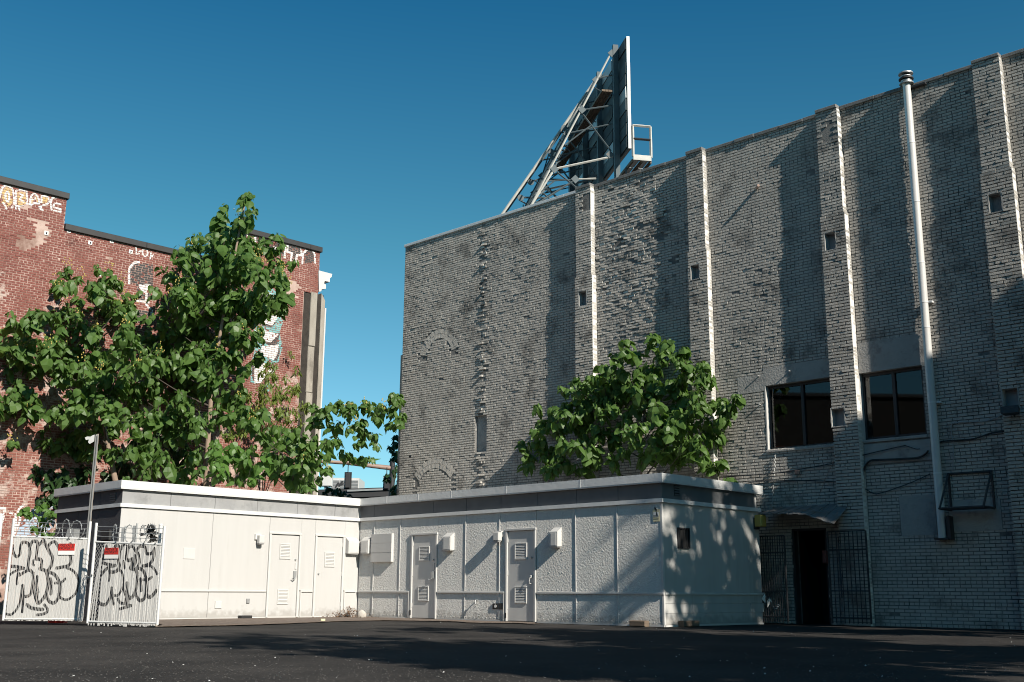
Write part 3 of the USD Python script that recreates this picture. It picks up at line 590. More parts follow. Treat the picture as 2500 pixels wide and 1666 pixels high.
# slot: plastered infill set back
a, b, c, d = slot; m = MB(); m.box(GW, a, b, c, d, -.3, -.11); part(gb, 'infill_panel', m, 'grey_plaster')
# windows
def big_window(o, ends):
    a, b, c, d = o; t = .07; q0, q1 = -.20, -.13
    m = MB(); m.box(GW, a, b, d - t, d, q0, q1); m.box(GW, a, b, c, c + t, q0, q1); m.box(GW, a, a + t, c + t, d - t, q0, q1); m.box(GW, b - t, b, c + t, d - t, q0, q1)
    w_ = part(gb, 'window', m, 'steel_dark')
    mid = a + (b - a) * .52; m = MB(); m.box(GW, mid - .035, mid + .035, c + t, d - t, q0 + .005, q1 + .012); part(w_, 'mullion', m, 'steel_dark')
    for x, y in ((a + t, mid - .035), (mid + .035, b - t)):
        m = MB(); m.box(GW, x, y, c + t, d - t, -.172, -.166); part(w_, 'pane', m, 'glass')
    m = MB(); m.box(GW, a - .02, b + .02, c - .06, c, -.2, .035, ch=.01); part(gb, 'window_sill', m, 'grey_plaster')
    m = MB(); m.box(GW, a - .3, b + .3, c - .3, d + .3, -2.2, -2.1); m.box(GW, a - .3, a - .2, c - .3, d + .3, -2.1, -.37); m.box(GW, b + .2, b + .3, c - .3, d + .3, -2.1, -.37); m.box(GW, a - .2, b + .2, d + .2, d + .3, -2.1, -.37); m.box(GW, a - .2, b + .2, c - .3, c - .2, -2.1, -.37)
    part(gb, 'window_room', m, 'dark_interior')
    for x in ((a, a + .03) if ends else (a, a + .03),):
        m = MB(); m.box(GW, x[0] - .001, x[1], c, d, -.13, .006); part(w_, 'reveal_lining', m, 'white_smooth')
big_window(w1, True); big_window(w2, False)
# doorway in the alley, dark
a, b, c, d = dark_door; m = MB(); m.box(GW, a - .2, b + .2, 0, d + .2, -1.6, -1.5); m.box(GW, a - .2, a - .1, 0, d + .2, -1.5, -.37); m.box(GW, b + .1, b + .2, 0, d + .2, -1.5, -.37); m.box(GW, a - .1, b + .1, d + .1, d + .2, -1.5, -.37); part(gb, 'doorway_room', m, 'dark_interior')
m = MB(); m.box(GW, a, a + .06, 0, d, -.2, -.05); m.box(GW, b - .06, b, 0, d, -.2, -.05); m.box(GW, a + .06, b - .06, d - .06, d, -.2, -.05); part(gb, 'door_frame', m, 'steel_dark')
# ------------------------------------------------------------------ billboard on the roof, seen from behind
def billboard():
    zc_ = lambda x, y: (1200 + x / 3.136, 60 + y / 3.136)
    s_, zt = GW.at(1533, 92, -3.6); p0 = GW.w([[s_, zt, -3.6]])[0]; dv = ray(711, 1440); PB = Face(p0[:2], math.atan2(dv[1], dv[0]))
    _, zb = PB.at(1530, 371); Lg = PB.at(1394.5, 560)[0]; t = thing('billboard', 'roof billboard seen from behind, its dark panel held by a lattice of steel struts', 'billboard', (*PB.w([[Lg / 2, 0, -1.5]])[0][:2], 11.6)); ROOF = GT - .4
    n = 5; w = Lg / n; h = (zt - zb)
    m = MB(); m.box(PB, .02, Lg, zb, zt, -.06, .0); pn = part(t, 'panel', m, 'board_back')
    for k in range(9):
        for j in range(n):
            if (k * 7 + j * 3) % 11 == 5: continue
            m = MB(); z = zb + h * k / 9; m.box(PB, w * j + .03, w * (j + 1) - .03, z + .02, z + h / 9 - .02, -.10 - .012 * ((k + j) % 2), -.06, ch=.012); part(pn, 'back_sheet', m, ('board_back', 'board_back', 'steel_blue', 'board_back', 'board_back', 'galv', 'board_back')[(k * 3 + j * 2) % 7])
    m = MB(); m.box(PB, -.03, .02, zb - .04, zt + .03, -.06, .05, ch=.01); part(t, 'edge_trim', m, 'white_smooth')
    m = MB(); m.box(PB, .02, Lg, zt, zt + .03, -.06, .05); part(t, 'edge_trim', m, 'steel_dark')
    m = MB(); m.box(PB, .02, Lg, zb - .04, zb, -.06, .05); part(t, 'edge_trim', m, 'steel_dark')
    s1 = PB.at(*zc_(935, 700), -.3)[0]; F2 = Face(PB.w([[s1, 0, 0]])[0][:2], math.atan2(-PB.n[1], -PB.n[0]))
    on = lambda x, y: np.array(F2.at(*zc_(x, y)))
    top, foot = on(920, 210), on(300, 1390); s2 = PB.at(*zc_(805, 415), -.3)[0]; gap = max(1.2, s2 - s1); nf = max(3, int((Lg - s1) / gap) + 1)
    def beam(face_pts, r, nm, m_, flat=1.):
        m = MB(); m.tube(face_pts, r, 4); return part(t, nm, m, m_)
    mem = [((600, 830), (925, 760), .035, 'steel_blue'), ((560, 925), (760, 775), .035, 'steel_blue'), ((410, 1200), (640, 1188), .04, 'steel_blue'), ((350, 1300), (480, 1200), .035, 'steel_blue'), ((780, 480), (925, 560), .03, 'steel_blue'), ((920, 210), (300, 1390), .05, 'steel_pale'), ((490, 1105), (925, 1012), .06, 'steel_pale'), ((700, 690), (915, 970), .05, 'steel_blue'), ((500, 1130), (680, 1275), .05, 'steel_blue'), ((640, 1190), (370, 1360), .05, 'steel_blue'), ((815, 412), (925, 388), .045, 'steel_blue'), ((690, 655), (925, 620), .045, 'steel_blue'), ((640, 1185), (800, 1180), .045, 'steel_pale'), ((480, 1110), (300, 1390), .06, 'steel_pale')]
    def lc(a, z, s): return PB.w([[s, z, -a]])[0]
    for k in range(nf):
        s = s1 + k * gap
        m = MB(); m.box(PB, s - .06, s + .06, ROOF, top[1] + .25, -.30, -.12); part(t, 'upright', m, 'steel_blue')
        for (A, B, r, m_) in mem:
            a, b = on(*A), on(*B); m = MB(); m.tube([lc(a[0], a[1], s), lc(b[0], b[1], s)], r * .62, 4); part(t, 'strut', m, m_ if k % 2 == 0 else 'steel_blue')
        # the foot of the long strut goes on down to the roof behind the parapet
        d = (foot - top) / abs(foot[1] - top[1]); e = foot + d * max(0, foot[1] - ROOF); m = MB(); m.tube([lc(*foot, s), lc(*e, s)], .04, 4); part(t, 'strut', m, 'steel_pale' if k % 2 == 0 else 'steel_blue')
        for q in ((920, 225), (690, 655), (480, 1110), (905, 1000), (640, 1188)):
            a = on(*q); m = MB(); m.poly(Face(lc(0, 0, s - .03)[:2], math.atan2(-PB.n[1], -PB.n[0])), shapely.Point(*a).buffer(.15, 1), -.012, .012); part(t, 'gusset_plate', m, 'steel_blue')
        if k + 1 < nf:
            for q, r in (((690, 655), .06), ((480, 1110), .05), ((815, 412), .045)):
                a = on(*q); m = MB(); m.tube([lc(*a, s), lc(*a, s + gap)], r * .8, 4); part(t, 'purlin', m, 'steel_pale' if k % 2 else 'steel_blue')
            a, b = on(480, 1110), on(690, 655); m = MB(); m.tube([lc(*a, s), lc(*b, s + gap)], .03, 4); part(t, 'brace', m, 'steel_blue')
            a, b = on(380, 1240), on(560, 960); m = MB(); m.tube([lc(*b, s), lc(*a, s + gap)], .03, 4); part(t, 'brace', m, 'steel_blue')
    # longer trusses further along the panel
    for kk, (org, pts_) in enumerate(((s1 + 1.35 * gap, (((800, 420), (75, 1462), .045, 'steel_pale'), ((560, 800), (700, 760), .03, 'steel_blue'), ((455, 975), (575, 960), .03, 'steel_blue'), ((300, 1205), (560, 1125), .03, 'steel_blue'), ((235, 1325), (420, 1328), .035, 'steel_blue'), ((330, 1195), (500, 1320), .025, 'steel_blue'), ((215, 1345), (290, 1388), .03, 'steel_blue'), ((440, 1000), (490, 1075), .025, 'steel_blue'), ((400, 1230), (480, 1310), .025, 'steel_blue'), ((520, 880), (610, 985), .025, 'steel_blue'))),
                                      (s1 + 2.5 * gap, (((660, 640), (120, 1420), .05, 'steel_blue'), ((520, 830), (640, 820), .03, 'steel_blue'), ((380, 1040), (560, 1010), .03, 'steel_blue'), ((360, 1180), (560, 1190), .03, 'steel_blue'), ((300, 1290), (440, 1190), .025, 'steel_blue'), ((350, 1360), (560, 1240), .03, 'steel_blue'), ((450, 960), (380, 1180), .025, 'steel_blue'))))):
        G_ = Face(PB.w([[org, 0, 0]])[0][:2], math.atan2(-PB.n[1], -PB.n[0])); og = lambda x, y: np.array(G_.at(*zc_(x, y)))
        for (A, B, r, m_) in pts_:
            a, b = og(*A), og(*B); m = MB(); m.tube([lc(a[0], a[1], org), lc(b[0], b[1], org)], r, 4); part(t, 'strut', m, m_)
        a, b = og(*pts_[0][0]), og(*pts_[0][1]); d = (b - a) / abs(b[1] - a[1]); e = b + d * max(0, b[1] - ROOF); m = MB(); m.tube([lc(*b, org), lc(*e, org)], .04, 4); part(t, 'strut', m, pts_[0][3])
        for q in ((555, 795), (455, 978), (300, 1210), (222, 1330)):
            if kk == 0: a = og(*q); m = MB(); m.poly(Face(lc(0, 0, org - .03)[:2], math.atan2(-PB.n[1], -PB.n[0])), shapely.Point(*a).buffer(.12, 2), -.012, .012); part(t, 'gusset_plate', m, 'steel_blue')
    # catwalk of planks on the back
    a0, a1 = on(830, 520), on(910, 520)
    for k in range(3):
        x = a0[0] + (a1[0] - a0[0]) * k / 3; y = a0[0] + (a1[0] - a0[0]) * (k + .9) / 3; m = MB(); m.box(PB, s1 - .25, Lg, a0[1] - .07, a0[1], -max(x, y), -min(x, y)); part(t, 'plank', m, 'wood_plank')
    # front catwalk with its end guard rail
    F3 = Face(PB.w([[-.05, 0, 0]])[0][:2], math.atan2(PB.n[1], PB.n[0])); on3 = lambda x, y: np.array(F3.at(*zc_(x, y)))
    x0, zt_ = on3(1080, 772); x1, zb_ = on3(1222, 1022); zm = on3(1150, 880)[1]
    W3 = lambda a, z, s=-.05: PB.w([[s, z, a]])[0]
    for a, b, m_ in (((x0, zt_), (x1, zt_), 'steel_pale'), ((x0, zm), (x1, zm), 'steel_dark'), ((x0, zb_), (x0, zt_), 'steel_pale'), ((x1, zb_), (x1, zt_), 'steel_pale')):
        m = MB(); m.tube([W3(*a), W3(*b)], .045, 4); part(t, 'guard_rail', m, m_)
    m = MB(); m.box(PB, -.08, .0, zb_ - .12, zb_ + .06, x0, x1); part(t, 'catwalk_end', m, 'steel_pale')
    for k in range(2):
        a = x0 + (x1 - x0) * (.08 + .5 * k); b = a + (x1 - x0) * .34
        for j in range(7): m = MB(); m.box(PB, .02 + j * .72, .70 + j * .72, zb_ - .07, zb_ - .03, a, b); part(t, 'catwalk_grating', m, 'litter')
    for a in (x0, x1, (x0 + x1) / 2): m = MB(); m.box(PB, .0, 5., zb_ - .17, zb_ - .07, a - .03, a + .03); part(t, 'catwalk_beam', m, 'wood_plank')
    for s in (.6, 2.6, 4.6): m = MB(); m.tube([W3(-.1, zb_ - .9, s), W3(x1 * .8, zb_ - .16, s)], .03, 4); part(t, 'bracket', m, 'steel_blue'); m = MB(); m.tube([W3(x0 * .5, zb_ - .14, s), W3(x0 * .5, ROOF, s)], .03, 4); part(t, 'bracket', m, 'steel_blue')
    m = MB(); a, b = on(455, 1160), on(525, 1290)
    for x in (a[0], b[0]): m.tube([lc(x, ROOF, s1 + gap * 2.2), lc(x, a[1] + .6, s1 + gap * 2.2)], .02, 4)
    ld = part(t, 'ladder', m, 'steel_dark')
    for k in range(6): m = MB(); z = ROOF + .2 + k * .3; m.tube([lc(a[0], z, s1 + gap * 2.2), lc(b[0], z, s1 + gap * 2.2)], .015, 4); part(ld, 'rung', m, 'steel_dark')
billboard()

# roof flue pipe down the wall
def flue():
    s0, zt = GW.at(2226, 208, .13); s1, zb = GW.at(2288, 1315, .13); s = (s0 + s1) / 2
    t = thing('flue_pipe', 'round white metal flue pipe with a ribbed cap, running down the whole wall', 'pipe', GW.w([[s, zb, .13]])[0])
    r = .088; zs = [zb] + [GW.at(2260, v, .13)[1] for v in (1158, 985, 800, 738, 640, 488, 340)] + [zt + .05]
    for k in range(len(zs) - 1):
        m = MB(); m.tube(GW.w([[s, zs[k] + .004, .13], [s, zs[k + 1] - .004, .13]]), r - .002 * (k % 2), 20); part(t, 'pipe_section', m, 'white_smooth', smooth=40)
        m = MB(); m.tube(GW.w([[s, zs[k + 1] - .012, .13], [s, zs[k + 1] + .012, .13]]), r + .005, 20); part(t, 'joint_ring', m, 'white_metal', smooth=40)
    cap = part(t, 'cap', MB().tube(GW.w([[s, zt + .30, .13], [s, zt + .33, .13], [s, zt + .36, .13]]), [.165, .16, .05], 24), 'galv', smooth=30)
    for z, rr in ((.06, .16), (.12, .12), (.17, .165), (.23, .12)):
        m = MB(); m.tube(GW.w([[s, zt + z, .13], [s, zt + z + .022, .13], [s, zt + z + .035, .13]]), [rr, rr, rr * .8], 24); part(cap, 'cap_ring', m, 'galv' if z != .17 else 'steel_dark', smooth=30)
    m = MB(); m.tube(GW.w([[s, zt + .05, .13], [s, zt + .3, .13]]), .075, 16); part(cap, 'cap_core', m, 'steel_dark', smooth=40)
    m = MB(); m.box(GW, s + .05, s + .42, zt - .05, zt - .01, -.1, .12); part(t, 'roof_bracket', m, 'steel_dark')
    for v in (738, 985):
        z = GW.at(2260, v, .13)[1]; m = MB(); m.box(GW, s - .1, s + .17, z - .012, z + .012, .0, .05); m.box(GW, s + .09, s + .17, z - .02, z + .02, .05, .12); part(t, 'wall_strap', m, 'white_metal')
    m = MB(); m.box(GW, s - .13, s + .16, zb - .03, zb, .0, .26); m.box(GW, s + .13, s + .2, zb - .03, zb + .45, .0, .2); part(t, 'foot_bracket', m, 'steel_dark')
flue()
# rod stub, floodlight under the far right niche, steel rack on the wall
s, z = GW.at(1851, 457, .06); m = MB(); m.tube(GW.w([[s - .07, z, .02], [s + .07, z, .16]]), .035, 8); single('pipe_stub', m, 'pole_brown', 'short brown pipe stub sticking out of the sunlit wall, high between two pilasters', 'pipe')
t = thing('wall_floodlight', 'dark floodlight hanging under the square niche at the right edge', 'lamp', GW.w([[GW.at(2462, 1003, .3)[0], GW.at(2462, 1003, .3)[1], .3]])[0])
s, z = GW.at(2470, 1003, .35); m = MB(); m.hexa(GW, [[s - .14, z - .09, .33], [s + .14, z - .09, .33], [s + .14, z + .04, .28], [s - .14, z + .04, .28], [s - .17, z - .06, .48], [s + .17, z - .06, .48], [s + .17, z + .09, .44], [s - .17, z + .09, .44]]); part(t, 'lamp_head', m, 'steel_dark')
m = MB(); m.tube(GW.w([[s, z + .0, .34], [s + .02, z - .1, .28], [s + .02, z + .02, .2]]), .02, 6); part(t, 'arm', m, 'steel_dark')
def rack():
    s0, zt = GW.at(2316, 1158, .02); s1, _ = GW.at(2421, 1154, .02); _, zb = GW.at(2324, 1246, .02); D = .62; r = .025
    t = thing('steel_rack', 'empty black steel bracket frame for a wall unit on the shaded brick', 'bracket', GW.w([[s0, zb, 0]])[0])
    def bar(*p):
        m = MB(); m.tube(GW.w(p), r, 4); part(t, 'bar', m, 'steel_dark')
    bar([s0, zb, .03], [s0, zt, .03]); bar([s1, zb, .03], [s1, zt, .03]); bar([s0 - .02, zt, .03], [s1 + .02, zt, .03])
    for s in (s0, s1): bar([s, zt, .03], [s, zb, D]); bar([s, zb, .03], [s, zb, D + .03])
    bar([s0, zb, D], [s1, zb, D]); m = MB()
    for k in range(6): q = .08 + k * .095; m.box(GW, s0, s1, zb - .012, zb + .012, q, q + .05)
    part(t, 'platform', m, 'steel_dark')
rack()

# cables, chain and pipes on the shaded wall
def cable(name, pts, r, m_, label, q=.03, cat='cable', sides=5, n=6):
    P = []; 
    for (u, v) in pts: s, z = GW.at(u, v, q); P.append([s, z, q])
    P = np.array(P); tt = np.arange(len(P)); x = np.linspace(0, len(P) - 1, n * (len(P) - 1) + 1)
    from scipy.interpolate import PchipInterpolator
    Q = PchipInterpolator(tt, P)(x) if len(P) > 2 else np.linspace(P[0], P[1], 3)
    m = MB(); m.tube(GW.w(Q), r, sides); return single(name, m, m_, label, cat)
cable('cable', [(1728, 1163), (1870, 1158), (1960, 1145), (2040, 1130), (2110, 1111), (2210, 1088)], .014, 'steel_dark', 'long cable rising from the white roof edge to below the right big window', .06)
cable('cable', [(2210, 1088), (2240, 1097), (2246, 1096)], .01, 'steel_dark', 'short loose cable end beside the flue pipe below the right window', .05)
cable('cable', [(1825, 1180), (1870, 1175), (1990, 1174), (2080, 1182), (2112, 1194), (2140, 1206), (2200, 1188), (2270, 1158)], .011, 'steel_dark', 'thin sagging cable crossing the shaded wall at the height of the white roof', .05)
cable('cable', [(1998, 1217), (2015, 1170), (2035, 1125), (2040, 1100)], .006, 'pole_brown', 'thin reddish wire slanting up the lowest pilaster', .24)
cable('conduit', [(2098, 1115), (2105, 1160), (2107, 1195), (2110, 1250), (2108, 1268), (2078, 1275), (2060, 1282), (2052, 1300), (2048, 1330)], .028, 'steel_dark', 'thick dark conduit running down beside the doorway grille', .05, 'conduit')
cable('conduit', [(2112, 1240), (2108, 1160), (2112, 1140), (2130, 1124), (2180, 1122), (2235, 1119), (2258, 1110), (2266, 1100)], .024, 'black', 'bundle of black cables bending from the flue pipe down to the doorway conduit', .06, 'conduit')
cable('conduit', [(2286, 1085), (2310, 1077), (2370, 1073), (2430, 1056), (2499, 1048)], .018, 'black', 'black cable leaving the flue pipe towards the right edge', .05, 'conduit')
cable('conduit', [(2326, 1150), (2327, 1090), (2322, 1050), (2326, 1034), (2345, 1031), (2400, 1029), (2450, 1010)], .010, 'grey_paint', 'thin grey painted conduit bending from the floodlight down to the steel rack', .03, 'conduit')
def chain():
    s0, z0 = GW.at(1893, 1112, .03); s1, z1 = GW.at(1884, 1250, .03); n = 26; t = thing('chain', 'pale hanging chain under the left big window', 'chain', GW.w([[s1, z1, .03]])[0])
    for k in range(n):
        f = (k + .5) / n; s, z = s0 + (s1 - s0) * f, z0 + (z1 - z0) * f; h = (z0 - z1) / n * .75; m = MB()
        an = np.linspace(0, 2 * np.pi, 9); w = .016
        ring = [[s + (w * math.cos(x) if k % 2 else 0), z + h * math.sin(x), .03 + (0 if k % 2 else w * math.cos(x))] for x in an]
        m.tube(GW.w(ring), .006, 4, cap=False); part(t, 'link', m, 'galv')
chain()
m = MB(); s, z = GW.at(1947, 1152, .08); m.box(GW, s - .05, s + .05, z - .06, z + .03, .05, .12, ch=.01); single('cable_box', m, 'pole_brown', 'small brown junction box hanging on the long cable', 'box')
# nails, two little insulators beside the left window
for (u, v, lab) in ((1851, 918, 'white stub sticking out of the plaster upper left of the left big window'), (1854, 988, 'white stub sticking out of the bricks left of the left big window'), (1927, 906, 'tiny white insulator above the left big window')):
    s, z = GW.at(u, v, .05); m = MB(); m.tube(GW.w([[s, z, 0], [s + .005, z + .005, .065]]), [.012, .016], 6); single('wall_stub', m, 'white_smooth', lab, 'stub')

# awning, alley gates, electric panel
def awning():
    s0, z0 = GW.at(1849, 1255, .9); s1, z1 = GW.at(1925, 1254, 1.0); s2, z2 = GW.at(2036, 1280, .85)
    t = thing('tin_awning', 'bent corrugated tin awning over the dark alley doorway', 'awning', GW.w([[s1, 2.4, 0]])[0])
    zb_ = 2.55
    for k in range(14):
        f0, f1 = k / 14, (k + 1) / 14
        def edge(f): return (s0 + (s2 - s0) * f, np.interp(f, [0, .4, .65, 1], [z0, z1, z1 - .03, z2]), np.interp(f, [0, .4, 1], [.9, 1., .85]))
        a, b = edge(f0), edge(f1); w_ = .012 * (k % 2)
        top = [[a[0], zb_ + .1, .02], [b[0], zb_ + .1, .02], [b[0], b[1], b[2]], [a[0], a[1], a[2]]]
        m = MB(); m.hexa(GW, np.array([[x, y - .012 + w_, q] for x, y, q in top] + [[x, y + w_, q] for x, y, q in top])[[3, 2, 1, 0, 7, 6, 5, 4]]); part(t, 'sheet', m, 'old_tin')
    m = MB(); a, z1_ = GW.at(1913, 1236, .04); b, z0_ = GW.at(2021, 1262, .04); m.box(GW, a, b, z0_, z1_, .02, .05); part(t, 'back_board', m, 'grey_plaster')
awning()
def grille(name, label, u0, u1, v0, v1, q, n, label_frame=None):
    s0, zt = GW.at(u0, v0, q); s1, zb = GW.at(u1, v1, q); zb = max(zb, .05)
    t = thing(name, label, 'gate', GW.w([[s0, zb, q]])[0])
    def bar(a, b, r=.011, nm='bar'):
        m = MB(); m.tube(GW.w([a, b]), r, 6); part(t, nm, m, 'steel_dark')
    for z in (zt, zb + .12, zb + (zt - zb) * .35, zb + (zt - zb) * .8): bar([s0, z, q], [s1, z, q], .016, 'rail')
    bar([s0, zb, q], [s0, zt, q], .022, 'post'); bar([s1, zb, q], [s1, zt, q], .022, 'post')
    for k in range(1, n): s = s0 + (s1 - s0) * k / n; bar([s, zb, q], [s, zt, q])
    return t
grille('alley_gate', 'closed black bar gate beside the right end of the white building', 1851, 1925, 1310, 1530, .55, 11)
grille('alley_gate', 'open black bar gate leaf standing in front of the electric panel', 2020, 2128, 1299, 1530, .35, 9)
def epanel():
    s0, zt = GW.at(2045, 1326, .14); s1, zb = GW.at(2110, 1462, .14); t = thing('electric_panel', 'dark blue electric cabinet on the wall behind the open bar gate', 'cabinet', GW.w([[s0, zb, 0]])[0])
    m = MB(); m.box(GW, s0, s1, zb, zt, .005, .14, ch=.008); part(t, 'cabinet', m, 'steel_blue')
    m = MB(); a, z1 = GW.at(2072, 1355, .16); b, z0 = GW.at(2083, 1408, .16); m.box(GW, a, b, z0, z1, .14, .16); part(t, 'label_strip', m, 'grey_paint')
    m = MB(); m.box(GW, s0 - .1, s1 + .02, .3, zb - .03, .005, .05); part(t, 'lower_board', m, 'grey_plaster')
epanel()
s, z = GW.at(2012, 1360, .1); m = MB(); m.box(GW, s - .05, s + .05, z - .14, z + .14, .02, .1, ch=.015); single('red_box', m, 'red_brick', 'narrow red box beside the dark alley doorway', 'box')
m = MB(); P = [EN.w([[3.70, .70, .02]])[0], EN.w([[3.80, .58, .06]])[0], EN.w([[3.90, .50, .10]])[0]]
for k in range(9):
    p0 = np.array(P[0]) + (np.array(P[2]) - P[0]) * k / 9; d_ = rng.normal(0, .05, (3, 3)); m.add(np.vstack([p0 + d_[0], p0 + d_[1], p0 + d_[2] + [0, 0, -.08]]), [[0, 1, 2]])
single('plastic_bag', m, 'litter', 'scrap of clear plastic caught on the corner of the white building by the alley gate', 'bag')
def gchain():
    a = EN.w([[3.92, .46, .10]])[0]; b = GW.w([[GW.at(1902, 1482, .55)[0], .42, .58]])[0]; t = thing('gate_chain', 'shiny chain and padlock between the white building corner and the alley gate', 'chain', a)
    for k in range(10):
        f = k / 9; p = a + (b - a) * f + np.array([0, 0, -.10 * math.sin(math.pi * f)]); an = np.linspace(0, 2 * np.pi, 7); d_ = unit(b - a); o = np.array([0, 0, 1.]) if k % 2 else np.cross(d_, [0, 0, 1.])
        m = MB(); m.tube([p + d_ * .035 * math.cos(x) + o * .016 * math.sin(x) for x in an], .006, 4, cap=False); part(t, 'link', m, 'galv')
gchain()

# ------------------------------------------------------------------ red brick building behind the trees
rr_ = np.random.default_rng(21)
SH, _ = RB.at(160, 520); S2 = RB.at(600, 600)[0]; SE = RB.at(780.5, 640)[0]
ZH, ZM, ZR = RB.at(163, 487)[1], RB.at(160, 562)[1], RB.at(775, 615)[1]
rbd = thing('red_brick_building', 'red brick building with graffiti and stepped parapet behind the leafy trees', 'building', RB.w([4., 0, 0]))
S0 = -5.0
pc0, pc1 = RB.at(736, 850)[0], RB.at(779, 850)[0]; PZ = RB.at(745, 712)[1]
prof = Polygon([(S0, 0), (SE, 0), (SE, ZR), (S2, ZR), (S2, ZM), (SH, ZM), (SH, ZH), (S0, ZH)]).difference(sbox(pc0, 0, SE + 1, PZ))
m = MB(); m.poly(RB, prof, -.4, -.009); rwall = part(rbd, 'wall', m, 'cream_mortar')
m = MB(); m.poly(RB, Polygon([(S0, 0), (SE - .05, 0), (SE - .05, ZR - .4), (S2 + .3, ZR - .4), (S2, ZM - .4), (SH, ZM - .4), (S0, ZH - .4)]), -12., -.45); part(rbd, 'rear_block', m, 'dark_coping')
C2 = .0735
R2 = brick_rows(S0, SE, 1.2, max(ZH, ZR), rr_, C2, .215, 7)
s_, z_ = R2[:, :2].mean(1), R2[:, 2:].mean(1)
R2 = cut(R2, [[S0 - 1, SH, ZH, 20], [SH, S2, ZM, 20], [S2, SE, ZR, 20], [pc0 - .02, SE + 1, 0, PZ]])
s_, z_ = R2[:, :2].mean(1), R2[:, 2:].mean(1)
gone = meshkit.fbm(np.stack([s_, z_, 0 * s_], -1) * .9, 3, 4) > .80
R2 = R2[~gone & (rr_.random(len(R2)) > .002)]; s_, z_ = R2[:, :2].mean(1), R2[:, 2:].mean(1)
q2 = rr_.normal(.0, .003, len(R2))
b2 = brick_boxes(RB, R2, -.05, q2, .02, rr_, ch=.004, jit=.0025)
wear = meshkit.fbm(np.stack([s_ * .8, z_, 0 * s_], -1) * .55, 4, 9) + np.clip((7.5 - z_) / 9., -.2, .28) + .12 * ((s_ > 6.5) & (z_ < 9)) + .08 * (np.abs(z_ - 9.6) < 1) * (s_ < 2.5)
worn_m = wear + rr_.normal(0, .035, len(R2)) - .22 * (z_ > 9.6) > .60
block = lambda u, v: (v > 700) & (u < 690)
topi = biggest(b2, k=300, block=lambda u, v: (v > 660) & (u < 700))
for i in topi: part(rwall, 'brick', join(b2[i:i + 1]), 'red_brick_worn' if worn_m[i] else 'red_brick')
rest = np.setdiff1d(np.arange(len(b2)), topi)
part(rwall, 'brickwork', join(b2[rest[~worn_m[rest]]]), 'red_brick', kind='stuff'); part(rwall, 'brickwork', join(b2[rest[worn_m[rest]]]), 'red_brick_worn', label='worn bricks with pale remains of render', kind='stuff')
for (a, b, z) in ((S0, SH + .05, ZH), (SH + .01, S2, ZM), (S2 - .04, SE + .06, ZR)):
    x = a
    while x < b - .02:
        y = min(b, x + 2.6); m = MB(); m.box(RB, x, y - .004, z, z + .185, -.45, .08, ch=.01); part(rbd, 'coping', m, 'dark_coping'); x = y
# concrete piers in the broken right edge
m = MB(); m.box(RB, pc0 - .05, pc1 + .12, 0, PZ + .02, -.75, -.035); part(rbd, 'recess', m, 'concrete_dark')
sA, sB = RB.at(752, 850)[0], RB.at(768, 850)[0]; z1 = RB.at(755, 712)[1]; zz = 0
for z0_, z1_ in ((0, 4.5), (4.51, 7.4), (7.41, 9.05), (9.06, z1)):
    m = MB(); o = rr_.uniform(-.02, .02); m.box(RB, sA + o, sB + o, z0_, z1_, -.42, .0 + (.03 if z0_ > 8 else 0), ch=.02); part(rbd, 'concrete_pier', m, 'concrete')
sC, sD = RB.at(779.5, 850)[0], RB.at(789, 850)[0]; z1 = RB.at(782, 716)[1]
m = MB(); m.hexa(RB, [[sC, 0, -.7], [sD + .02, 0, -.7], [sD + .02, z1, -.7], [sC - .02, z1, -.7], [sC, 0, .02], [sD, 0, .02], [sD - .02, z1 - .25, .02], [sC - .02, z1, .02]]); part(rbd, 'concrete_pier', m, 'concrete')
m = MB(); m.box(RB, sD + .015, sD + .07, 0, z1 - .5, -.6, -.02); part(rbd, 'plaster_strip', m, 'white_smooth')
k = [RB.at(u, v) for u, v in ((774, 658), (775, 661), (809, 670), (808, 677), (804, 680), (803, 690), (797, 688), (791, 687), (789, 693), (794, 696), (794, 706), (784, 707), (782, 712), (777, 713))]
m = MB(); m.poly(RB, Polygon([(max(SE - .06, a), b) for a, b in k]).buffer(0), -.7, .05); part(rbd, 'cornice', m, 'white_smooth')
for (u, v) in ((168, 564), (113, 569.5), (220, 593), (272.5, 589), (319, 615), (242, 670)):
    s, z = RB.at(u, v); m = MB(); m.box(RB, s - .06, s + .06, z - .06, z + .06, .0, .012); p_ = part(rbd, 'anchor_plate', m, 'sign_white'); m = MB(); m.box(RB, s - .015, s + .015, z - .02, z + .02, .012, .05); part(p_, 'anchor_bolt', m, 'steel_dark')
# sprayed lettering: paint lies on the brick faces only, so that the joints stay open
def spray(parent, face, rects, q, shapes, name='graffiti', lift=.0012):
    cx = [rects[:, 0], rects[:, 1], rects[:, 2], rects[:, 3]]
    for mat_, pg, lv in shapes:
        x0, z0, x1, z1 = pg.bounds; hit = np.where((cx[1] > x0) & (cx[0] < x1) & (cx[3] > z0) & (cx[2] < z1))[0]
        shapely.prepare(pg); m = MB()
        bx = shapely.box(cx[0][hit] + .003, cx[2][hit] + .003, cx[1][hit] - .003, cx[3][hit] - .003); got = shapely.intersection(bx, pg)
        for i, g in zip(hit, got):
            for h in getattr(g, 'geoms', [g]):
                if h.geom_type != 'Polygon' or h.area < 2e-5: continue
                v, f = trimesh.creation.triangulate_polygon(h, engine='earcut')
                m.add(face.w(np.column_stack([v, np.full(len(v), q[i] + lift + .0009 * lv)])), f)
        if m.v: part(parent, name, m, mat_, kind='stuff')
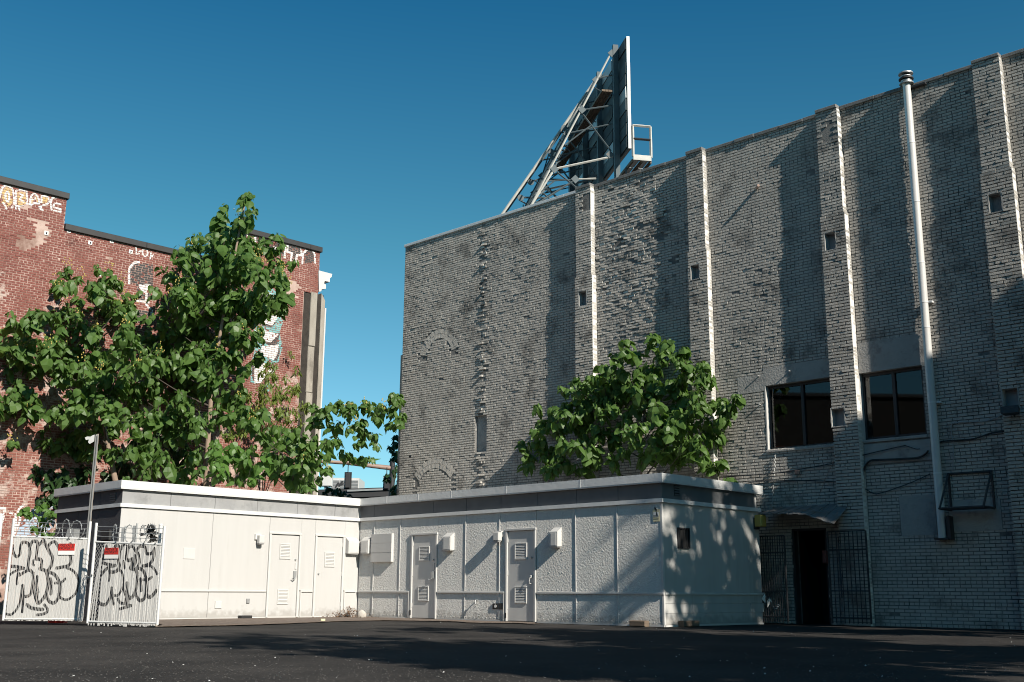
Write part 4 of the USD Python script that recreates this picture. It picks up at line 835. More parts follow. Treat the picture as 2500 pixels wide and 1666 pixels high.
def stroke(face, pts, w, conv, smooth=True):
    P = np.array([face.at(*conv(x, y)) for x, y in pts])
    if smooth and len(P) > 2:
        from scipy.interpolate import PchipInterpolator
        t = np.concatenate([[0], np.cumsum(np.hypot(*np.diff(P, axis=0).T))]); P = PchipInterpolator(t, P)(np.linspace(0, t[-1], 6 * len(P)))
    return LineString(P).buffer(w / 2)
cA = lambda x, y: (x / 5.2275, 420 + y / 5.2275)
cB = lambda x, y: (600 + x / 3.564, 560 + y / 3.564)
cC = lambda x, y: (x / 4.126, 620 + y / 4.126)
cD = lambda x, y: (600 + x / 5.228, 750 + y / 5.228)
def fill(face, pts, conv): return Polygon([face.at(*conv(x, y)) for x, y in pts]).buffer(0)
yel = unary_union([fill(RB, p, cA) for p in ([(25, 240), (85, 185), (150, 230), (160, 400), (110, 445), (20, 400)], [(215, 260), (320, 250), (330, 330), (350, 420), (230, 440)], [(400, 330), (460, 310), (490, 390), (390, 410)], [(540, 310), (620, 330), (610, 390), (540, 420)])])
wht = unary_union([stroke(RB, p, .055, cA) for p in (
    [(-30, 400), (0, 300), (25, 215), (85, 172), (145, 205), (172, 270), (180, 400), (150, 460)], [(95, 255), (70, 290), (75, 350), (100, 380), (118, 340), (112, 280), (95, 255)], [(40, 400), (70, 440), (80, 470)],
    [(205, 475), (200, 350), (205, 250), (275, 225), (330, 245), (345, 300), (345, 400), (300, 440), (225, 430)], [(260, 280), (290, 300), (255, 350), (300, 380)], [(235, 440), (250, 490)],
    [(380, 440), (395, 320), (435, 280), (475, 305), (500, 400), (440, 400), (380, 440)], [(420, 350), (440, 330), (450, 370)], [(340, 420), (370, 405)],
    [(520, 480), (535, 310), (600, 315), (632, 365), (600, 410), (545, 420)], [(500, 450), (545, 490)], [(660, 480), (650, 400), (660, 345), (700, 325), (775, 335)], [(770, 410), (705, 400), (680, 440), (720, 460), (775, 480), (770, 515), (690, 495)], [(135, 130), (185, 142)], [(315, 178), (352, 186)], [(270, 212), (330, 215)], [(530, 268), (560, 274)])])
lov = unary_union([stroke(RB, p, .045, cA) for p in ([(1732, 958), (1740, 1010), (1735, 1045), (1775, 1045)], [(1770, 1020), (1800, 1010)], [(1850, 980), (1820, 1010), (1825, 1060), (1855, 1078), (1885, 1040), (1875, 995), (1850, 980)], [(1915, 1110), (1925, 1040), (1910, 980), (1960, 975)], [(1955, 1060), (1925, 1100)])])
spray(rwall, RB, R2, q2, [('spray_yellow', yel, 0), ('spray_white', unary_union([wht, lov]), 1)])
blk = [fill(RB, p, cB) for p in ([(85, 60), (160, 80), (240, 100), (230, 190), (95, 110)], [(270, 115), (340, 125), (330, 240), (285, 225), (245, 150)], [(370, 135), (480, 150), (480, 225), (440, 220), (430, 280), (395, 265), (405, 205), (365, 195)], [(510, 200), (545, 170), (590, 195), (600, 290), (515, 295)])]
wl_ = [stroke(RB, p, .075, cB, False) for p in ([(82, 55), (82, 115)], [(85, 55), (160, 78), (240, 95)], [(0, 20), (40, 90), (62, 125)], [(345, 115), (338, 245)], [(365, 125), (362, 200), (402, 210), (392, 270)], [(370, 128), (485, 150), (482, 228), (445, 225), (436, 285)], [(492, 295), (500, 210), (540, 170), (580, 180), (600, 220), (605, 290)])] + [fill(RB, [(240, 150), (275, 160), (278, 222), (240, 195)], cB)]
blk2 = [fill(RB, p, cC) for p in ([(1310, 100), (1380, 85), (1540, 110), (1540, 330), (1500, 480), (1390, 470), (1370, 300), (1310, 300)], [(1330, 560), (1530, 580), (1520, 700), (1340, 690)], [(700, 150), (700, 151), (701, 150)])]
wl2 = [stroke(RB, p, .07, cC, False) for p in ([(1300, 300), (1300, 150), (1350, 90), (1400, 85)], [(1375, 470), (1450, 480), (1500, 490)], [(1480, 330), (1475, 420), (1470, 510), (1530, 570), (1520, 680)], [(1410, 330), (1440, 380), (1480, 390)])] + [fill(RB, [(1400, 310), (1520, 310), (1500, 360), (1420, 370)], cC)]
blk3 = fill(RB, [(560, 800), (700, 770), (720, 830), (650, 920), (560, 900)], lambda x, y: (400 + x / 3.92, 450 + y / 3.92))
w3 = stroke(RB, [(690, 825), (765, 830), (720, 910)], .07, lambda x, y: (400 + x / 3.92, 450 + y / 3.92), False)
teal = [fill(RB, p, cD) for p in ([(150, -260), (250, -280), (400, -200), (440, -50), (480, 180), (430, 330), (470, 500), (420, 700), (250, 760), (120, 980), (60, 960), (70, 720), (110, 560), (120, 380), (90, 180)], [(230, 1000), (300, 960), (320, 1060), (260, 1100)])]
dk = [fill(RB, p, cD) for p in ([(140, 190), (400, 190), (330, 260), (150, 230)], [(230, 440), (440, 330), (400, 480), (300, 500)], [(70, 720), (120, 690), (240, 720), (230, 820), (110, 960), (80, 900)], [(420, 480), (440, 580), (400, 680), (350, 690)], [(150, -200), (230, -240), (250, -150), (200, -120)])]
wt = [fill(RB, p, cD) for p in ([(160, 0), (400, -10), (410, 130), (340, 235), (170, 190)], [(120, 300), (200, 285), (420, 350), (320, 450), (210, 430)], [(210, 500), (420, 480), (410, 580), (360, 680), (250, 630), (160, 640)], [(110, 740), (240, 720), (250, 900), (210, 960), (110, 980)], [(290, 800), (370, 800), (360, 860), (260, 870)], [(240, -180), (330, -170), (350, -110), (250, -90)], [(380, -80), (440, -60), (420, 80), (400, 60)])]
blu = fill(RB, [(400, 1330), (640, 1300), (640, 1470), (480, 1560), (180, 1560), (250, 1450)], lambda x, y: (x / 4.9 * 1.0, 1230 + (y - 1300) / 4.9 * 1.6))
lo = unary_union([stroke(RB, p, .06, lambda x, y: (x / 4.9, 1230 + y / 4.9)) for p in ([(-10, 60), (60, 55), (40, 160), (10, 260)], [(120, 110), (180, 130), (190, 250), (150, 370)], [(280, 20), (220, 90), (240, 180), (200, 300), (160, 380)], [(420, 190), (480, 180), (550, 190)])])
spray(rwall, RB, R2, q2, [('spray_dark', unary_union(blk + blk2 + [blk3]), 0), ('spray_white', unary_union(wl_ + wl2 + [w3, lo]), 1), ('spray_teal', unary_union(teal).difference(unary_union(wt)), 0), ('spray_dark', unary_union(dk), 1), ('spray_white', unary_union(wt), 2), ('spray_blue', blu, 0)])

# ------------------------------------------------------------------ far street seen through the gap
def wpx(face_y, u0, u1, v0, v1):
    a, b = px(u0, v0, face_y), px(u1, v1, face_y); return a[0], b[0], b[2], a[2]
class Front(Face):
    def __init__(self, y): self.p, self.d, self.n, self.y = np.array([0., y]), np.array([1., 0]), np.array([0., -1.]), y
fy = Front(64.); t = thing('street_canopy', 'dark flat street canopy seen in the gap between the red and grey buildings', 'canopy', (-8, 64, 0))
a = px(770, 1200, 64); b = px(985, 1188, 64)
m = MB(); m.hexa(fy, [[a[0], a[2] - .5, -4], [b[0] + 3, b[2] - .5, -4], [b[0] + 3, b[2] - .05, -4], [a[0], a[2] - .05, -4], [a[0], a[2] - .5, 1], [b[0] + 3, b[2] - .5, 1], [b[0] + 3, b[2], 1], [a[0], a[2], 1]]); part(t, 'roof_slab', m, 'steel_dark')
m = MB(); m.hexa(fy, [[a[0] + 2, a[2] - .1, .99], [b[0] + 3, b[2] - .12, .99], [b[0] + 3, b[2] - .04, .99], [a[0] + 2, a[2], .99], [a[0] + 2, a[2] - .1, 1.1], [b[0] + 3, b[2] - .12, 1.1], [b[0] + 3, b[2] - .04, 1.1], [a[0] + 2, a[2], 1.1]]); part(t, 'gutter', m, 'galv')
m = MB(); m.box(fy, a[0] - 1, b[0] + 3, 0, a[2] - .5, -4.2, -3.9); part(t, 'rear_wall', m, 'steel_dark')
for x in np.linspace(a[0], b[0] + 2.5, 4):
    m = MB(); m.box(fy, x, x + .2, 0, a[2] - .5, .5, .7); part(t, 'column', m, 'steel_dark')
f2 = Front(78.); x0, x1, z0, z1 = wpx(78, 808, 876, 1167, 1200)
t = thing('rooftop_screen', 'far white rooftop unit with louvred sides and a black tag', 'roof unit', ((x0 + x1) / 2, 78, 0))
m = MB(); m.box(f2, x0 - .3, x1, 0, z0 - .8, -5, -.1); part(t, 'building_block', m, 'grey_plaster')
m = MB(); m.box(f2, x0, x1, z0 - .8, z1, -3, 0); part(t, 'housing', m, 'white_smooth')
for c0, c1 in ((.02, .30), (.33, .62), (.66, .97)):
    for k in range(8):
        m = MB(); zz = z0 + (z1 - z0 - .12) * k / 8; m.box(f2, x0 + (x1 - x0) * c0, x0 + (x1 - x0) * c1, zz, zz + .06, 0, .05); part(t, 'louvre_slat', m, 'grey_paint')
m = MB(); m.poly(f2, unary_union([LineString([px(u, v, 78)[[0, 2]] for u, v in q]).buffer(.06) for q in (((820, 1190), (826, 1180), (830, 1184), (836, 1177)), ((828, 1186), (838, 1182)))]), .05, .07); part(t, 'tag', m, 'spray_black')
f3 = Front(70.); x0, x1, z0, z1 = wpx(70, 784, 809, 1156, 1187); t = thing('white_box_sign', 'blank white box behind the leaves left of the louvred roof unit', 'box', ((x0 + x1) / 2, 70, z0)); m = MB(); m.box(f3, x0, x1, z0, z1, -.6, 0, ch=.03); part(t, 'box', m, 'white_smooth'); m = MB(); m.box(f3, x0 + .2, x0 + .35, 0, z0, -.4, -.2); part(t, 'support', m, 'galv')
f4 = Front(58.)
sg = thing('signal_mast', 'brown traffic signal mast arm reaching across the street gap', 'mast arm', px(953, 1143, 58) * [1, 1, 0])
A, B_ = px(770, 1126.5, 57), px(953, 1143, 58)
m = MB(); m.tube([A, (A * .6 + B_ * .4) + [0, 0, .06], B_], [.08, .10, .13], 10); part(sg, 'arm', m, 'pole_brown', smooth=40)
m = MB(); m.tube([B_ + [.1, 0, .5], [B_[0] + .1, B_[1], 0]], [.14, .17], 12); part(sg, 'pole', m, 'steel_dark', smooth=40)
def signal(u0, u1, v0, v1, vt, label):
    Y = 57.6; f_ = Front(Y); x0, x1, z0, z1 = wpx(Y, u0, u1, v0, v1); xc = (x0 + x1) / 2; t = thing('traffic_signal', label, 'traffic light', (xc, Y, z0))
    m = MB(); m.box(f_, x0, x1, z0, z1, -.02, .02, ch=.006); part(t, 'back_plate', m, 'black')
    m = MB(); m.box(f_, x0 + .07, x1 - .07, z0 + .06, z1 - .06, .02, .2, ch=.02); part(t, 'housing', m, 'steel_dark')
    for k in range(3):
        z = z0 + (z1 - z0) * (k + .5) / 3; m = MB(); m.tube([[xc, Y + .02, z], [xc, Y + .3, z]], .1, 10); part(t, 'lamp_visor', m, 'black')
    for k in range(5):
        z = z0 + (z1 - z0) * (k + .4) / 5.5; m = MB(); m.box(f_, x0 + .01, x0 + .05, z, z + .06, .02, .026); part(t, 'edge_marker', m, 'litter')
    zt = px((u0 + u1) / 2, vt, Y)[2]; m = MB(); m.tube([[xc, Y - .1, z1 - .02], [xc, Y - .1, zt]], .025, 6); part(t, 'hanger', m, 'steel_dark')
signal(841.5, 857.5, 1153, 1195, 1133, 'black traffic light hanging from the mast arm in front of the louvred roof unit')
signal(936, 952, 1162, 1197, 1142, 'black traffic light at the right end of the mast arm beside the grey wall')

# ------------------------------------------------------------------ gates, posts, razor wire at the left
def gate(label, uL, uR, YL, YR, vtL, vbL, vtR, vbR, slat_from, drop, strokes, conv, signrect):
    A, B_ = px(uL, vbL, YL), px(uR, vbR, YR); d = B_[:2] - A[:2]; Lg = np.linalg.norm(d); fc = Face(A[:2], math.atan2(d[1], d[0]))
    zt0, zb0, zt1, zb1 = px(uL, vtL, YL)[2], max(.045, A[2]), px(uR, vtR, YR)[2], max(.045, B_[2])
    t = thing('slatted_gate', label, 'gate', (*((A + B_) / 2)[:2], 0)); top = lambda s: zt0 + (zt1 - zt0) * s / Lg; bot = lambda s: zb0 + (zb1 - zb0) * s / Lg
    def tb(a, b, r, nm): m = MB(); m.tube(fc.w([a, b]), r, 10); part(t, nm, m, 'white_metal', smooth=40)
    ext = .36
    tb([0, bot(0), 0], [0, top(0) + ext, 0], .028, 'post'); tb([Lg, bot(Lg), 0], [Lg, top(Lg) + ext * .95, 0], .028, 'post')
    tb([0, top(0), 0], [Lg, top(Lg), 0], .020, 'rail'); tb([0, bot(0) + .03, 0], [Lg, bot(Lg) + .03, 0], .020, 'rail')
    for f in (.12, .22, .32): m = MB(); m.tube(fc.w([[0, top(0) + ext * f * 2.6, 0], [Lg * .5, top(Lg / 2) + ext * f * 2.6 - .015, 0], [Lg, top(Lg) + ext * f * 2.6, 0]]), .005, 4); part(t, 'barbed_wire', m, 'galv')
    # slats
    rr, qq, lean = [], [], []; s = slat_from; pitch = .0305
    while s < Lg - .05:
        w = .0288; dz = rng.uniform(-.01, .012) if drop == 0 else rng.uniform(-.05, .012); rr.append([s, s + w, bot(s) + .0 + dz, top(s) - .02 + rng.uniform(-.012, .012)]); qq.append(rng.normal(.012, .002)); s += pitch * rng.uniform(.95, 1.05)
    rr, qq = np.array(rr), np.array(qq); m = None
    for (a, b, c, d_), q in zip(rr, qq):
        if drop and rng.random() < .15: pass
        m = MB(); k = rng.normal(0, .006 if drop else .001); m.hexa(fc, [[a + k, c, q - .006], [b + k, c, q - .006], [b, d_, q - .006], [a, d_, q - .006], [a + k + .003, c, q], [b + k - .003, c, q], [b - .003, d_, q], [a + .003, d_, q]]); part(t, 'slat', m, 'white_smooth')
    if drop:
        for k in range(5):
            a = slat_from - .05 - .035 * k; m = MB(); m.hexa(fc, [[a - .05 - .03 * k, .01, .0], [a - .027 - .03 * k, .01, .0], [a + .023, top(a) - .1 - .2 * k, .0], [a, top(a) - .1 - .2 * k, .0], [a - .05 - .03 * k, .01, .006], [a - .027 - .03 * k, .01, .006], [a + .023, top(a) - .1 - .2 * k, .006], [a, top(a) - .1 - .2 * k, .006]])
            if k < 3: part(t, 'slat', m, 'white_smooth', label='loose slat leaning out of the mesh')
    # chain-link: straight diagonals both ways
    m = MB(); h0 = zt0 - zb0; step = .062
    for sg_ in (1, -1):
        for c0 in np.arange(-h0, Lg + h0, step):
            p = []
            for zf in (0, 1): p.append((c0 + sg_ * zf * h0 * .8, zf))
            (x0, f0), (x1, f1) = p
            def clip(x): return (x - x0) / (x1 - x0)
            lo_, hi_ = sorted((clip(0.), clip(Lg))); lo_, hi_ = max(0, lo_), min(1, hi_)
            if hi_ - lo_ < .04: continue
            P = [[x0 + (x1 - x0) * g, (bot(0) + h0 * g), -.004 if sg_ > 0 else -.001] for g in (lo_, hi_)]; m.tube(fc.w(P), .002, 3, cap=False)
    part(t, 'chain_link', m, 'white_metal', kind='stuff')
    inv = lambda x, y: fc.at(*conv(x, y), q=.012)
    class Q:  # strokes are found on the plane of the slats
        at = staticmethod(lambda u, v: fc.at(u, v, .012))
    pg = unary_union([stroke(Q, p, .060 * (1 + .15 * math.sin(i * 2.3)), conv) for i, p in enumerate(strokes)])
    spray(t, fc, rr, qq, [('spray_black', pg, 0)], lift=.0015)
    # wire coils
    m = MB(); n = 4; 
    for k in range(n):
        cx = Lg * (.2 + .72 * (k + .5) / n) + rng.uniform(-.05, .05); rad = rng.uniform(.16, .20); an = np.linspace(0, 2 * np.pi, 25); yaw = rng.uniform(.25, .7)
        P = [[cx + rad * math.cos(x) * math.cos(yaw) + .06 * x / 6.28, top(cx) + .17 + rad * math.sin(x), rad * math.cos(x) * math.sin(yaw)] for x in an]; m.tube(fc.w(P), .0065, 4, cap=False)
        for x in an[::2]: c = fc.w([[cx + rad * math.cos(x) * math.cos(yaw) + .06 * x / 6.28, top(cx) + .17 + rad * math.sin(x), rad * math.cos(x) * math.sin(yaw)]])[0]; m.add(c + np.array([[-.022, 0, -.004], [.022, 0, -.004], [0, 0, .022]]), [[0, 1, 2]])
    single('razor_wire', m, 'galv', 'coil of razor wire on top of the ' + ('left' if drop == 0 else 'right') + ' graffiti gate', 'wire')
    # notice
    (u0, v0, u1, v1) = signrect; a, z1 = fc.at(u0, v0, .03); b, z0 = fc.at(u1, v1, .03)
    n_ = thing('private_property_sign', 'red and white private property sign on the ' + ('left' if drop == 0 else 'right') + ' slatted gate', 'sign', fc.w([[(a + b) / 2, z0, .03]])[0])
    h = z1 - z0; m = MB(); m.box(fc, a, b, z0, z1, .026, .031); part(n_, 'plate', m, 'sign_white')
    m = MB(); m.box(fc, a, b, z0 + h * .36, z1, .0312, .0325); part(n_, 'red_field', m, 'sign_red')
    for i, w_ in enumerate(('PRIVATE', 'PROPERTY')):
        tm = meshkit.text_mesh(w_, h * .235, .0012, bold=True); tv = np.array(tm.vertices); wd = np.ptp(tv[:, 0]); k = min(1., (b - a) * .92 / wd); tv[:, 0] = (tv[:, 0] - tv[:, 0].min()) * k + (a + b) / 2 - wd * k / 2; tv[:, 1] += z1 - h * (.26 + .27 * i); tv[:, 2] += .0326
        m = MB(); m.add(fc.w(tv), tm.faces); part(n_, 'lettering', m, 'spray_black')
    m = MB(); m.box(fc, a + .02, b - .02, z0 + h * .38, z0 + h * .40, .0326, .0332); part(n_, 'printed_line', m, 'spray_black')
    return fc, Lg, t
cG = lambda x, y: (x / 4.9, 1230 + y / 4.9)
G1 = [[(150, 500), (160, 580), (200, 635), (240, 600), (245, 520), (275, 460), (320, 465), (355, 520), (360, 600), (345, 680), (335, 760), (330, 800)], [(150, 500), (125, 590), (105, 680), (115, 745), (200, 755), (285, 775)],
      [(285, 775), (200, 800), (120, 850), (60, 930), (25, 1020), (10, 1130), (20, 1220), (60, 1310), (120, 1330), (180, 1290), (230, 1200), (250, 1110), (270, 980)], [(270, 980), (275, 1100), (265, 1290)],
      [(220, 830), (230, 855), (300, 815), (350, 795), (390, 830), (400, 900), (385, 1000), (365, 1080), (320, 1110), (290, 1110)], [(220, 830), (205, 900), (205, 960)],
      [(365, 500), (400, 450), (435, 450), (450, 520), (440, 600), (430, 660), (480, 665), (500, 700), (495, 750), (480, 775), (540, 800), (570, 870), (575, 960), (560, 1050), (520, 1130), (460, 1190), (440, 1150), (445, 1080)],
      [(400, 830), (405, 1000), (420, 1120), (460, 1190)], [(445, 870), (440, 960), (455, 1060)], [(455, 500), (490, 470), (520, 440), (550, 500), (600, 590), (630, 660), (620, 720), (590, 780), (560, 820)], [(400, 680), (395, 720), (405, 735)],
      [(575, 520), (610, 470), (650, 455), (690, 500), (730, 560), (790, 540), (840, 480)], [(840, 480), (840, 600), (850, 690), (820, 740), (740, 760), (680, 770)],
      [(800, 770), (870, 800), (920, 860), (940, 940), (920, 1040), (870, 1110), (790, 1150), (730, 1130), (700, 1080)], [(560, 820), (640, 840), (690, 900), (720, 970), (715, 1060), (690, 1140), (640, 1190), (590, 1170), (560, 1110), (555, 1060)],
      [(605, 900), (615, 980), (610, 1080)], [(660, 950), (720, 945), (780, 900)], [(325, 1210), (380, 1250), (510, 1265)], [(530, 1210), (570, 1280), (445, 1330)]]
G2 = [[(1275, 510), (1265, 570), (1240, 640), (1230, 700), (1290, 725), (1380, 740)], [(1275, 510), (1290, 580), (1315, 625), (1350, 580), (1370, 520), (1400, 500), (1435, 540), (1430, 620), (1415, 690), (1430, 740), (1415, 790), (1340, 820), (1310, 800)], [(1310, 800), (1310, 870), (1305, 920)],
      [(1380, 740), (1290, 770), (1220, 840), (1170, 930), (1150, 1030), (1160, 1120), (1190, 1190), (1250, 1210), (1300, 1160), (1330, 1080), (1335, 1010)], [(1335, 1010), (1345, 1100), (1360, 1200)], [(1345, 1100), (1400, 1100), (1450, 1040), (1475, 960), (1475, 880), (1440, 800), (1400, 790)],
      [(1450, 540), (1490, 480), (1530, 490), (1520, 580), (1510, 650), (1545, 680), (1580, 660), (1580, 720), (1560, 770), (1620, 790), (1645, 850), (1640, 950), (1620, 1050), (1560, 1130), (1530, 1090), (1520, 1000), (1520, 950)], [(1475, 960), (1490, 1060), (1510, 1100)],
      [(1530, 540), (1580, 510), (1620, 560), (1665, 620), (1670, 700), (1640, 760), (1600, 790)], [(1620, 620), (1620, 700), (1600, 740)], [(1480, 690), (1490, 770)], [(1640, 550), (1680, 510), (1730, 510), (1760, 600), (1800, 600), (1850, 540)], [(1850, 540), (1840, 640), (1800, 710), (1710, 745)],
      [(1710, 745), (1800, 745), (1850, 790), (1880, 840)], [(1640, 770), (1700, 790), (1740, 860), (1755, 950), (1750, 1050), (1730, 1130), (1680, 1160), (1640, 1120), (1620, 1050)], [(1680, 900), (1690, 1040)], [(1715, 910), (1760, 910), (1815, 880)], [(1750, 1080), (1790, 1120), (1840, 1080), (1870, 1040)],
      [(1410, 1140), (1450, 1190), (1510, 1200), (1530, 1160), (1510, 1130), (1500, 1170), (1570, 1220)], [(1435, 1260), (1570, 1220)]]
g1, L1, t1_ = gate('left white slatted chain link gate leaf with a black bubble graffiti tag', 8, 199, 22.4, 22.2, 1310, 1515, 1316, 1516, .05, 0, G1, cG, (144, 1327.5, 181, 1355))
g2, L2, t2_ = gate('right white slatted gate leaf with ragged lower slats and a black graffiti tag', 214, 384, 21.6, 21.0, 1323, 1522, 1330, 1526, .24, 1, G2, cG, (256.5, 1338, 288, 1364))
def post(label, u, vt, vb, Y, r, m_='white_metal'):
    a, b = px(u, vt, Y), px(u, vb, Y); b = np.array([a[0] + (b[0] - a[0]) * 0 , a[1], 0.]); t = thing('gate_post', label, 'post', b)
    m = MB(); m.tube([b, a], r, 14); part(t, 'tube', m, m_, smooth=40); m = MB(); m.tube([a, a + [0, 0, .02], a + [0, 0, .035]], [r * 1.12, r * 1.05, r * .4], 14); part(t, 'cap', m, m_, smooth=40)
    for z in (.3, a[2] * .55, a[2] * .8): m = MB(); m.tube([[*b[:2], z], [*b[:2], z + .03]], r * 1.18, 14); part(t, 'clamp', m, m_, smooth=40)
    m = MB(); m.tube([b, b + [0, 0, .06]], [r * 2.4, r * 1.6], 10); part(t, 'footing', m, 'concrete')
post('round white gate post at the right end of the gates, against the white wall', 393, 1283, 1520, 21.2, .038)
post('white gate post cut by the left edge of the photo', 2, 1258, 1512, 22.6, .05)
b = px(226, 1400, 24.2); b[2] = 0; top_ = px(238.5, 1060, 24.2); t = thing('sign_post', 'tall thin steel channel post with the torn white remains of a sign', 'post', b)
m = MB(); f_ = Face((top_[0], b[1]), -.35); m.box(f_, -.032, .032, 0, top_[2], -.004, .004); part(t, 'channel_web', m, 'post_rust')
for s in (-.032, .018): m = MB(); m.box(f_, s, s + .014, 0, top_[2] - .02, .004, .035); part(t, 'channel_flange', m, 'galv')
m = MB(); z = top_[2]; m.poly(f_, Polygon([(-.05, z - .02), (-.05, z - .17), (-.16, z - .22), (-.21, z - .18), (-.19, z - .12), (-.27, z - .13), (-.31, z - .07), (-.24, z - .05), (-.16, z - .06), (-.1, z - .03)]), .036, .04); part(t, 'torn_sign', m, 'sign_white')
# low grey box and steel posts seen behind the razor wire
P = px(176, 1303, 23.5); m = MB(); f_ = Face(P[:2], -.3); m.hexa(f_, [[-.11, P[2] - .11, -.1], [.11, P[2] - .11, -.1], [.11, P[2] + .09, -.1], [-.11, P[2] + .03, -.1], [-.11, P[2] - .11, .08], [.11, P[2] - .11, .08], [.11, P[2] + .09, .08], [-.06, P[2] + .09, .08]]); t = thing('vent_box', 'small tan box with a sloping front behind the razor wire of the left gate', 'box', P); part(t, 'body', m, 'galv'); m = MB(); m.box(f_, -.03, .03, 0, P[2] - .11, -.05, 0); part(t, 'stand', m, 'steel_dark')
for (u, v, lab) in ((302, 1290, 'short grey steel stake behind the razor wire, the left of two'), (330, 1284, 'short grey steel stake behind the razor wire, the right of two')):
    P = px(u, v, 24.0); m = MB(); m.box(Face(P[:2], 0), -.035, .035, 0, P[2], -.03, .03); m.tube([[P[0] + .05, P[1] - .03, P[2] + .05], [P[0] + .05, P[1] - .03, 0]], .02, 6); single('steel_stake', m, 'galv', lab, 'stake')
P = px(366, 1298, 23.0); m = MB()
for k in range(40): c_ = P + rng.normal(0, 1, 3) * [.06, .05, .09] + [0, 0, -.02]; d_ = rng.normal(0, .06, (3, 3)); m.add(c_ + d_, [[0, 1, 2]])
single('bag_scrap', m, 'black', 'torn black plastic bag caught in the razor wire near the white gate post', 'bag')
P = g1.w([L1 + .03, .95, .05]); Q_ = g2.w([.05, .95, .05]); t = thing('gate_lock_chain', 'steel chain and padlock holding the two graffiti gates together', 'chain', P)
for k in range(8):
    f = (k + .5) / 8; c_ = P + (Q_ - P) * f - [0, 0, .05 * math.sin(math.pi * f)]; an = np.linspace(0, 2 * np.pi, 7); d_ = unit(Q_ - P); o = np.array([0, 0, 1.]) if k % 2 else np.cross(d_, [0, 0, 1.]); m = MB(); m.tube([c_ + d_ * .04 * math.cos(x) + o * .022 * math.sin(x) for x in an], .008, 4, cap=False); part(t, 'link', m, 'galv')
m = MB(); m.box(Face((P + Q_)[:2] / 2, 0), -.03, .03, .78, .86, -.02, .02, ch=.006); part(t, 'padlock', m, 'steel_dark')
# bits lying under and behind the gates, litter, wheel stops, debris
P = px(146, 1518, 22.9); m = MB(); m.box(Face(P[:2], -.1), -.2, .12, .01, .07, -.08, .08); single('red_box', m, 'sign_red', 'red scrap lying on the ground behind the left gate', 'box')
for (u0, u1, v0, v1, face, lab, nm) in ((586, 613, 1508.5, 1516, WL, 'short black rubber block on the ground at the foot of the sunlit white wall', 'rubber_block'), (1539, 1578, 1517, 1531, WR, 'dark timber block on the ground against the white wall near its right corner', 'timber_block'), (1666, 1704, 1518, 1528, EN, 'dark timber block under the shaded right end of the white building', 'timber_block')):
    a, _ = face.at(u0, v1, .12); b, _ = face.at(u1, v1, .12); m = MB(); m.box(face, a, b, .0, .12 if face is not WL else .08, .025, .17, ch=.015); single(nm, m, 'black' if face is WL else 'wood_plank', lab, 'block')
def leaf_pile():
    c_ = WR.w([[.35, 0, .55]])[0]; m = MB()
    for k in range(900):
        r_ = abs(rng.normal(0, .48)); th = rng.uniform(0, 6.28); p = c_ + np.array([math.cos(th) * r_ * 1.0, math.sin(th) * r_ * .6, .012 + max(0, .27 - .34 * r_) * rng.random()]); e = unit(rng.normal(0, 1, (2, 3)) * [1, 1, .45]) * rng.uniform(.02, .05); m.add([p - e[0] * .5, p + e[0] * .5 + e[1] * .3, p + e[1], p - e[0] * .2 + e[1] * .7], [[0, 1, 2], [0, 2, 3]])
    single('dead_leaves', m, 'dead_leaf', kind='stuff', label='brown heap of dead leaves in the inner corner of the white building', cat='leaves')
    for (s, q, r_, m_, lab) in ((.75, .42, .12, 'pale_rock', 'pale rock in the heap of dead leaves'), (.32, .55, .085, 'black', 'dark lump in the heap of dead leaves')):
        ico = trimesh.creation.icosphere(2, 1.); v = np.array(ico.vertices); v = v * (1 + .3 * (meshkit.fbm(v * 1.6, 3, 2) - .5))[:, None] * [r_, r_ * .8, r_ * (1.1 if m_ == 'pale_rock' else .8)]; m = MB(); m.add(v + WR.w([[s, r_ * .55, q]])[0], ico.faces); single('rock' if m_ == 'pale_rock' else 'dark_stone', m, m_, lab, 'stone', smooth=40)
leaf_pile()
P = ground_p = CAM + ray(788, 1518) * (-CAM_Z / ray(788, 1518)[2]); m = MB(); m.box(Face(P[:2], .4), -.05, .05, .005, .06, -.03, .03, ch=.012); single('yellow_cup', m, 'sign_cream', 'small crumpled yellow cup on the ground before the sunlit doors', 'litter')
m = MB()
for k in range(110):
    u, v = rng.uniform(0, 2500), 1520 + 146 * rng.random() ** 1.6; r_ = ray(u, v); p = CAM + r_ * (-CAM_Z / r_[2]); w = rng.uniform(.004, .011); th = rng.uniform(0, 6.28); e = np.array([math.cos(th), math.sin(th), 0]) * w; g = np.array([-e[1], e[0], 0]) * .6; m.add([p - e - g + [0, 0, .008], p + e - g + [0, 0, .010], p + e + g + [0, 0, .016], p - e + g + [0, 0, .009]], [[0, 1, 2], [0, 2, 3]])
single('litter_bits', m, 'litter', 'tiny pale scraps of litter scattered over the asphalt', 'litter', kind='stuff')

